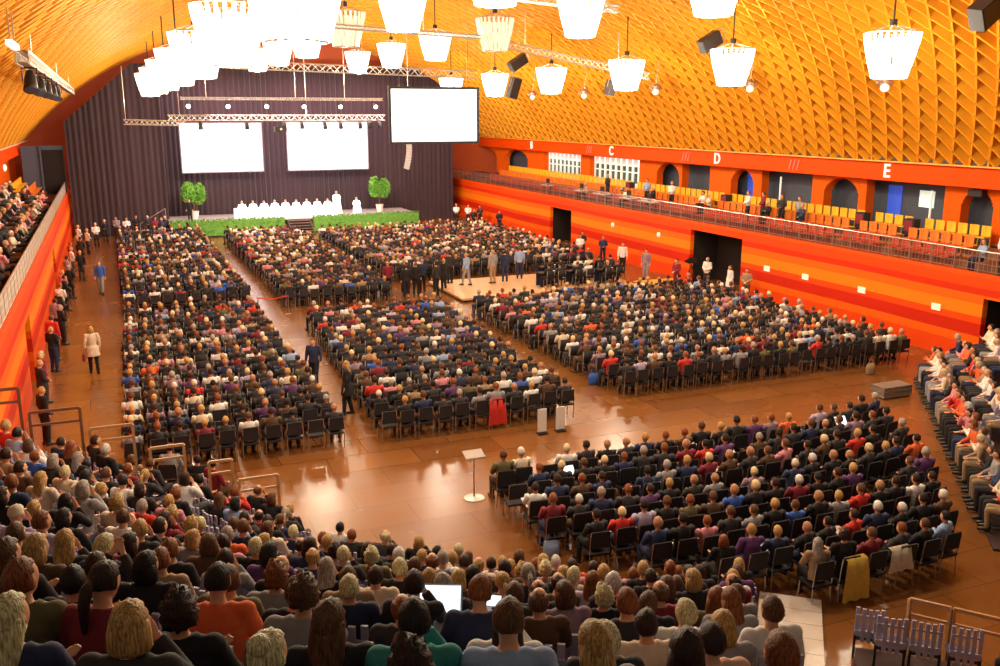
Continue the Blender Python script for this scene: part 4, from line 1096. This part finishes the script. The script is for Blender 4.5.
grp = [(13.2,47.3,'black'),(13.9,46.6,'charcoal'),(14.2,45.5,'black'),(14.8,46.3,'navy'),(15.2,45.2,'charcoal'),(15.9,46.0,'black'),(13.5,44.9,'black'),(12.9,46.2,'maroon')]
for i, (x, y, t_) in enumerate(grp):
    stand(x, y, rn.uniform(-.5,.5), ('m_stand','m_clasp')[i%2], pick(HW,rn), 'short', t_, 'black', 'person in %s suit standing in cluster at middle aisle, %s of them' % (t_, ordn[i]), s=1.03)
Z2 = .2
stand(18.84,46.35, .3,'m_stand','grey','balding','grey','tan','tall person in light grey shirt and beige trousers on the platform', Z2, 1.06, 'shirt')
stand(19.7,46.7, -.2,'m_clasp','dark brown','short','navy','navy','person in navy suit on platform beside the grey shirted one', Z2)
stand(20.8,47.2, -.4,'m_stand','brown','short','light blue','navy','person in pale blue shirt standing on the platform', Z2, 1.03, 'shirt')
stand(17.33,46.4, .6,'m_walk','blond','short','light blue','grey','person in pale blue clothes bending forward at platform edge', Z2)
stand(16.7,47.3, .2,'m_stand','dark brown','short','charcoal','black','person in charcoal suit standing at left corner of platform', Z2)
stand(27.66,47.66, 2.6,'m_camera_stand' if 'm_camera_stand' in VAR else 'm_stand','dark brown','short','white','black','person in white shirt and dark trousers near right wall', .0, 1.05, 'shirt')
stand(27.84,45.3, 2.2,'m_stand','dark brown','short','mauve','grey','person in dull mauve clothes by right wall, near yellow mat', garment='shirt')
stand(27.4,41.5, 1.8,'m_clasp','black','short','maroon','maroon','person in dark red standing left of the wide doorway')
stand(29.2,41.3, 2.0,'m_clasp','grey','short','white','charcoal','camera operator in white shirt inside the wide doorway', garment='shirt')
stand(28.9,37.5, 2.2,'m_clasp','brown','short','tan','brown','person in tan jacket by the wall right of wide doorway')
stand(28.7,38.6, 1.4,'f_coat','brown','long','white','black','person in white blouse at the right side of wide doorway')
stand(5.95,31.0, 2.7,'m_walk','dark brown','short','navy','black','person in navy walking down the aisle between left and middle blocks')
stand(6.3,27.6, 1.2,'f_coat','blond','long','black','black','blond person in black standing beside middle block corner')
for i, (x, y, t_) in enumerate(((27.2,75.2,'white'),(27.9,74.2,'white'),(28.6,73.2,'charcoal'),(27.0,70.5,'black'),(28.4,68.5,'black'),(28.3,54,'black'),(27.4,52.6,'white'),(28.4,51.4,'navy'))):
    far_stand(x, y, 0, 2.6+rn.uniform(-.5,.5), pick(HW,rn), t_, 'black')
# balcony visitors on the right
bal = [(31.3,40.9,'white',3.55),(31.5,39.9,'maroon',3.55),(31.2,39.2,'black',3.55),(31.4,38.3,'charcoal',3.55),(31.6,37.2,'grey',3.55),(31.2,36.5,'navy',3.25),(31.9,45.9,'white',3.55),(31.4,44.6,'cream',3.55),(31.5,48.6,'white',3.55),(31.2,50.2,'black',3.55),(31.4,51.3,'light blue',3.55),(30.9,53.0,'white',3.25),(31.3,56.2,'black',3.55),(30.8,58.5,'cream',3.25)]
for i, (x, y, t_, z) in enumerate(bal):
    sitp = i in (2,6,7,9,11,13)
    far_st.append(('sit' if sitp else 'stand', x, y, z, pi/2+rn.uniform(-.4,.4), .97, pick(HW,rn), 'short', t_, 'black'))
for i, (y, w) in enumerate(((55.5,1.6),(52.0,1.4),(49.5,1.8),(58.5,1.2),(64,1.2))):
    e = empty('balcony_desk', (30.45,y,3.25)); tag(e, 'white topped technician desk at right balcony rail, %s from stage' % ordn[(2,3,4,1,0)[i]], 'desk')
    MB().box((0,0,.74),(.55,w,.04)).obj('desk_top', WHITE, e)
    for sy in (-1,1): MB().bar((0,sy*w*.45,0),(0,sy*w*.45,.72),.05).obj('leg', BLACKM, e)
    q = empty('monitor', (30.5,y,4.01)); tag(q, 'dark monitor on white balcony desk, %s from stage' % ordn[(2,3,4,1,0)[i]], 'monitor'); MB().box((0,0,.3),(.05,.5,.32)).obj('display', BLACKM, q); MB().box((0,0,.07),(.12,.2,.14)).obj('stand', BLACKM, q)
# ------------------------------------------------------------------ platform with desks in the middle right
e = empty('low_platform', (20.9,44.6,0)); tag(e, 'pale wooden low platform amid the right floor area', 'platform')
PW = mat('pale_platform_wood',(.62,.38,.2),.4,noise=.15,scale=2)
MB().box((0,1.0,.15),(10.2,5.4,.1)).obj('deck', PW, e); MB().box((0,1.0,.05),(10.0,5.2,.1)).obj('base', DARK, e)
ym = empty('yellow_mat', (27.6,43.4,0)); tag(ym, 'small yellow topped plinth near the right wall', 'plinth'); MB().box((0,0,.18),(2.6,1.3,.05)).obj('top', mat('yellow_top',(.8,.42,.05),.5), ym); MB().box((0,0,.08),(2.4,1.1,.15)).obj('base', FASC, ym)
k_ = 0
for i, (x, y) in enumerate(((21.4,44.6),(23.1,44.6),(24.8,44.4),(22.3,46.4),(24.0,46.3),(25.3,46.2))):
    e = empty('desk', (x,y,.2)); tag(e, 'dark control desk on the platform, %s' % ('front row left','front row centre','front row right','rear row left','rear row centre','rear row right')[i], 'desk')
    MB().box((0,0,.72),(1.3,.6,.04)).obj('desk_top', BLACKM, e); MB().box((0,.28,.36),(1.3,.02,.7)).obj('front_panel', cm('navy'), e)
    for sx in (-.6,.6): MB().box((sx,-.25,.35),(.04,.04,.7)).obj('leg', BLACKM, e)
    o = MB().box((0,0,0),(.5,.35,.03)).obj('paper_sheets', WHITE, None, False, (x+.15,y,.96)); tag(o, 'open white papers on the %s desk' % ('front left','front centre','front right','rear left','rear centre','rear right')[i], 'papers')
    for sx in (-.32,.34):
        far_c.append((x+sx, y-.62, .2, 0)); far_st.append(('sit', x+sx, y-.62, .2, rn.uniform(-.3,.3), 1, pick(HW,rn), 'short', rn.choice(('black','black','navy','charcoal','white')), 'black')); k_ += 1
# camera on tripod in the doorway
e = empty('video_camera', (28.6,41.9,0)); tag(e, 'video camera on tripod in front of the wide doorway', 'camera')
for a in range(3): MB().bar((0,0,1.3),(.45*cos(a*2.1),.45*sin(a*2.1),0),.035).obj('tripod_leg', BLACKM, e)
MB().box((0,0,1.5),(.5,.2,.25)).box((-.05,0,1.66),(.3,.05,.05)).obj('camera_body', BLACKM, e); MB().tube([(-.25,0,1.5),(-.42,0,1.5)],.07,10).obj('lens', BLACKM, e)
# ------------------------------------------------------------------ small things on the floor
e = empty('music_stand', (7.6,19.95,0)); tag(e, 'pale lectern stand with flat tray and round base on open floor', 'stand')
MB().tube([(0,0,0),(0,0,.02),(0,0,.05)], [.26,.25,.06], 24).obj('base', STEEL, e); MB().tube([(0,0,.04),(0,0,1.12)], .018, 8).obj('pole', STEEL, e)
MB().box((0,0,1.14),(.5,.34,.02), rot=Euler((.35,0,0)).to_matrix()).box((0,-.17,1.1),(.5,.03,.05)).obj('tray', mat('grey_tray',(.5,.42,.38),.5), e)
for i, x in enumerate((11.15,11.75)):
    e = empty('info_panel', (x,23.6,0)); tag(e, 'small white standing panel behind middle block, %s one' % ('left','right')[i], 'panel')
    MB().box((0,0,.42),(.28,.03,.7)).obj('board', WHITE, e); MB().box((0,0,.03),(.3,.25,.03)).obj('foot', BLACKM, e)
e = empty('flight_case', (23.6,22.6,0)); tag(e, 'silver edged black flight case lying by right tier', 'case'); 
MB().box((0,0,.22),(1.2,.6,.34)).obj('case_body', mat('case_grey',(.2,.17,.15),.5), e)
g = MB()
for z in (.06,.22,.38): g.box((0,-.31,z),(1.22,.02,.03)); g.box((-.61,0,z),(.02,.62,.03))
g.obj('edge_trim', STEEL, e)
for sx in (-.5,.5):
    MB().tube([(sx,-.25,0.04),(sx+.03,-.25,.04)], .05, 8).obj('castor', BLACKM, e)
def coat_on_chair(x, y, c, lb, w=.5, h=.75):
    g = MB(); n = 8
    for i in range(n+1):
        u = -w/2+w*i/n; k = .03*sin(i*1.9)
        g.v += [(u*.8,-.18,.93),(u*.85,-.3+k,.9),(u,-.33+k,.6),(u*1.1,-.32-k,.95-h)]
    for i in range(n):
        for j in range(3): g.f.append([4*i+j,4*i+4+j,4*i+5+j,4*i+1+j]); g.m.append(0)
    o = g.obj('draped_coat', cm(c), None, True, (x,y,0)); tag(o, lb, 'coat')
coat_on_chair(10.1,24.8,'red','bright red coat hanging over a rear chair of middle block',.55,.8)
coat_on_chair(12.6,12.75,'yellow','yellow coat hung over a chair back near the gangway',.6,.9)
coat_on_chair(13.7,12.75,'cream','cream coat spread over chair back in last fan row',.6,.5)
for i, (x, y, c, lb) in enumerate(((8.0,16.4,'light blue','light blue tote bag on floor at left of fan block'),(15.0,27.6,'blue','bright blue bag on floor left of right block'),(24.9,24.9,'tan','tan bag on the floor behind the right block'))):
    e = empty('tote_bag', (x,y,0)); tag(e, lb, 'bag')
    MB().tube([(0,0,0),(0,0,.05),(0,0,.25),(0,0,.4)], [(.16,.08),(.19,.11),(.2,.1),(.17,.03)], 12, ref=(1,0,0)).obj('bag_body', cm(c), e, True); MB().tube([(-.1,0,.38),(-.06,0,.55),(.06,0,.55),(.1,0,.38)], .012, 6).obj('handle', cm(c), e)
def laptop(x, y, z, rz, lb, s=1.0):
    e = empty('laptop', (x,y,z), rz); e.scale = (s,)*3; tag(e, lb, 'laptop')
    MB().box((0,0,.01),(.34,.24,.02)).obj('keyboard_base', mat('laptop_grey',(.4,.42,.45),.4), e)
    M = Euler((-.62,0,0)).to_matrix()
    MB().box((0,.19,.115),(.35,.012,.255), rot=M).obj('lid', mat('laptop_grey',(.4,.42,.45),.4), e); MB().box((0,.182,.119),(.325,.006,.23), rot=M).obj('display', LAPS, [c for c in COL.objects if c.parent == e and c.name.startswith('lid')][0])
laptop(2.27,6.9,4.86,-.42,'open laptop with glowing white screen in near tier centre',1.2)
laptop(2.93,7.25,4.72,-.6,'small glowing tablet held by auburn haired person in navy',.42)
laptop(9.7,18.85,.62,0,'laptop with pale blue screen in front row of fan block',1.0)
laptop(18.3,19.0,.72,0,'laptop with pale screen near right end of fan block',1.1)
rp = random.Random(9)
for i in range(16):
    s = rp.choice([q for q in SEATS if q[0] == 'fan block']); o = MB().box((0,0,0),(.22,.3,.008)).obj('programme_sheet', WHITE, None, False, (s[3],s[4]+.32,.66)); o.rotation_euler = (.5,0,rp.uniform(-.5,.5))
    tag(o, 'white programme sheet on a lap, fan block row %d, over chair %s' % (8-s[1], nth(s[2])), 'paper', 'programme sheets in laps')
# blue carpet strip in the far aisle
o = MB().box((0,0,.006),(.5,17,.012)).obj('carpet_strip', mat('pale_blue_carpet',(.25,.42,.65),.6), None, False, (6.1,58.8,0)); tag(o, 'pale blue carpet strip in the far aisle between blocks', 'carpet')
# red rope barrier across far aisle
e = empty('rope_barrier', (5.9,43.6,0)); tag(e, 'low red rope barrier across aisle between the left blocks', 'barrier')
for x in (0,1.4): MB().tube([(x,0,0),(x,0,.03),(x,0,.9)], [.14,.03,.02], 8).obj('post', STEEL, e)
MB().tube([(0,0,.85),(.7,0,.75),(1.4,0,.85)], .03, 6).obj('rope', cm('red'), e)
# wooden guard rails stepping down the left end of the tier
def guard(x0, x1, y, z0, z1, lb, m=WOODRAIL, dx=0, dy=0):
    e = empty('guard_rail', (x0,y,z0)); tag(e, lb, 'railing'); a = Vector((0,0,0)); b = Vector((x1-x0,dy,0)); h = z1-z0
    MB().bar(a+Vector((0,0,h)),b+Vector((0,0,h)),.05,.06).obj('top_rail', m, e); MB().bar(a+Vector((0,0,h-.28)),b+Vector((0,0,h-.28)),.04,.05).obj('mid_rail', m, e)
    MB().bar(a,a+Vector((0,0,h)),.06).obj('post', m, e); MB().bar(b,b+Vector((0,0,h)),.06).obj('post', m, e)
    return e
BR = mat('brown_rail',(.22,.1,.05),.5)
for i, (x0, x1, z0, z1, m) in enumerate(((-2.75,-2.1,1.9,3.75,BR),(-1.95,-1.0,1.5,3.2,BR),(-.85,.0,1.0,2.7,WOODRAIL),(.3,1.0,.45,2.1,WOODRAIL),(1.5,2.0,.45,1.6,WOODRAIL),(2.12,3.0,.0,1.08,WOODRAIL))):
    guard(x0, x1, 20.62, 0, z1, 'double bar guard rail at end of near tier, %s from left wall' % ordn[i], m)
guard(12.03,12.42,10.65,0,1.12,'pale guard rail beside gangway seats, left length',WOODRAIL,dy=-.5)
guard(12.45,13.0,10.12,0,1.12,'pale guard rail beside gangway seats, right length',WOODRAIL,dy=-.72)
for i, (x, y, h, t_) in enumerate(((12.95,9.0,'black','charcoal'),(12.45,8.75,'auburn','red'),(12.05,8.35,'auburn','orange'))):
    person((x,y,0), .4, 'm_lap', h, 'curly' if i else 'short', t_, 'black', 'person in %s seated behind the lower right guard rail' % t_, None, 1.0)
    floor_chair(x, y, .4, 'black chair behind the lower right guard rail, %s from left' % ordn[i], 'guard rail chairs')
for i, (x, y) in enumerate(((-.1,22.6),(.75,22.9),(1.35,22.0))):
    person((x,y,0), -.3, ('f_lap','m_lean','m_lap')[i], ('brown','dark brown','black')[i], ('bob','short','short')[i], ('tan','grey','black')[i], 'black', 'person seated just outside the stepped guard rails, %s' % ('in tan','in grey','in black')[i])
    floor_chair(x, y, -.3, 'black chair outside the stepped guard rails, %s from left' % ordn[i], 'guard rail chairs')

far_st += [('stand', 30.6, 24.6, 3.25, pi/2, 1, 'grey', 'short', 'white', 'charcoal'), ('sit', 30.7, 25.6, 3.25, 1.2, 1, 'brown', 'short', 'light blue', 'navy'), ('stand', 31.3, 24.0, 3.55, pi/2, 1, 'black', 'short', 'black', 'black')]
bake([figure('sit', *p_) for p_ in far_p]+[figure(*p_) for p_ in far_st], 'audience_crowd', 'far audience filling the floor blocks, platform and balconies beyond the nearest rows', 'person')
g = MB(); g.box((0,0,.44),(.44,.43,.05)); g.box((0,-.24,.75),(.44,.04,.36)); nb = len(g.v)
for sx in (-1,1): g.bar((sx*.2,.19,.43),(sx*.22,.21,0),.022); g.bar((sx*.21,-.26,.92),(sx*.22,-.21,0),.022)
V = np.array(g.v); pal = np.where(np.arange(len(V))[:,None] < nb, np.array([[.018,.015,.02]]), np.array([[.3,.25,.2]]))
bake([(place(V, *c_), g.f, pal) for c_ in far_c], 'far_chairs', 'black stacking chairs of the far floor blocks, under the distant audience', 'chair')
print('PERSONS', PC[0], 'far', len(far_p)+len(far_st))
# ------------------------------------------------------------------ light
def area(loc, size, e, col, rot=(0,0,0), sy=None):
    L = bpy.data.lights.new('stage_wash', 'AREA'); L.energy = e; L.color = col; L.size = size
    if sy: L.shape = 'RECTANGLE'; L.size_y = sy
    o = ob('stage_wash', L, None, loc); o.rotation_euler = rot
area((13.5,66,9.5), 14, 2600, (1,.8,.85), (radians(50),0,0), .6)
area((13.5,77.5,11.5), 18, 900, (1,.6,.7), (radians(20),0,0), .4)
w = bpy.data.worlds.new('world'); scene.world = w; w.use_nodes = True
w.node_tree.nodes['Background'].inputs[0].default_value = (1,.72,.5,1); w.node_tree.nodes['Background'].inputs[1].default_value = .16
scene.view_settings.view_transform = 'Standard'; scene.view_settings.look = 'None'; scene.view_settings.exposure = 0
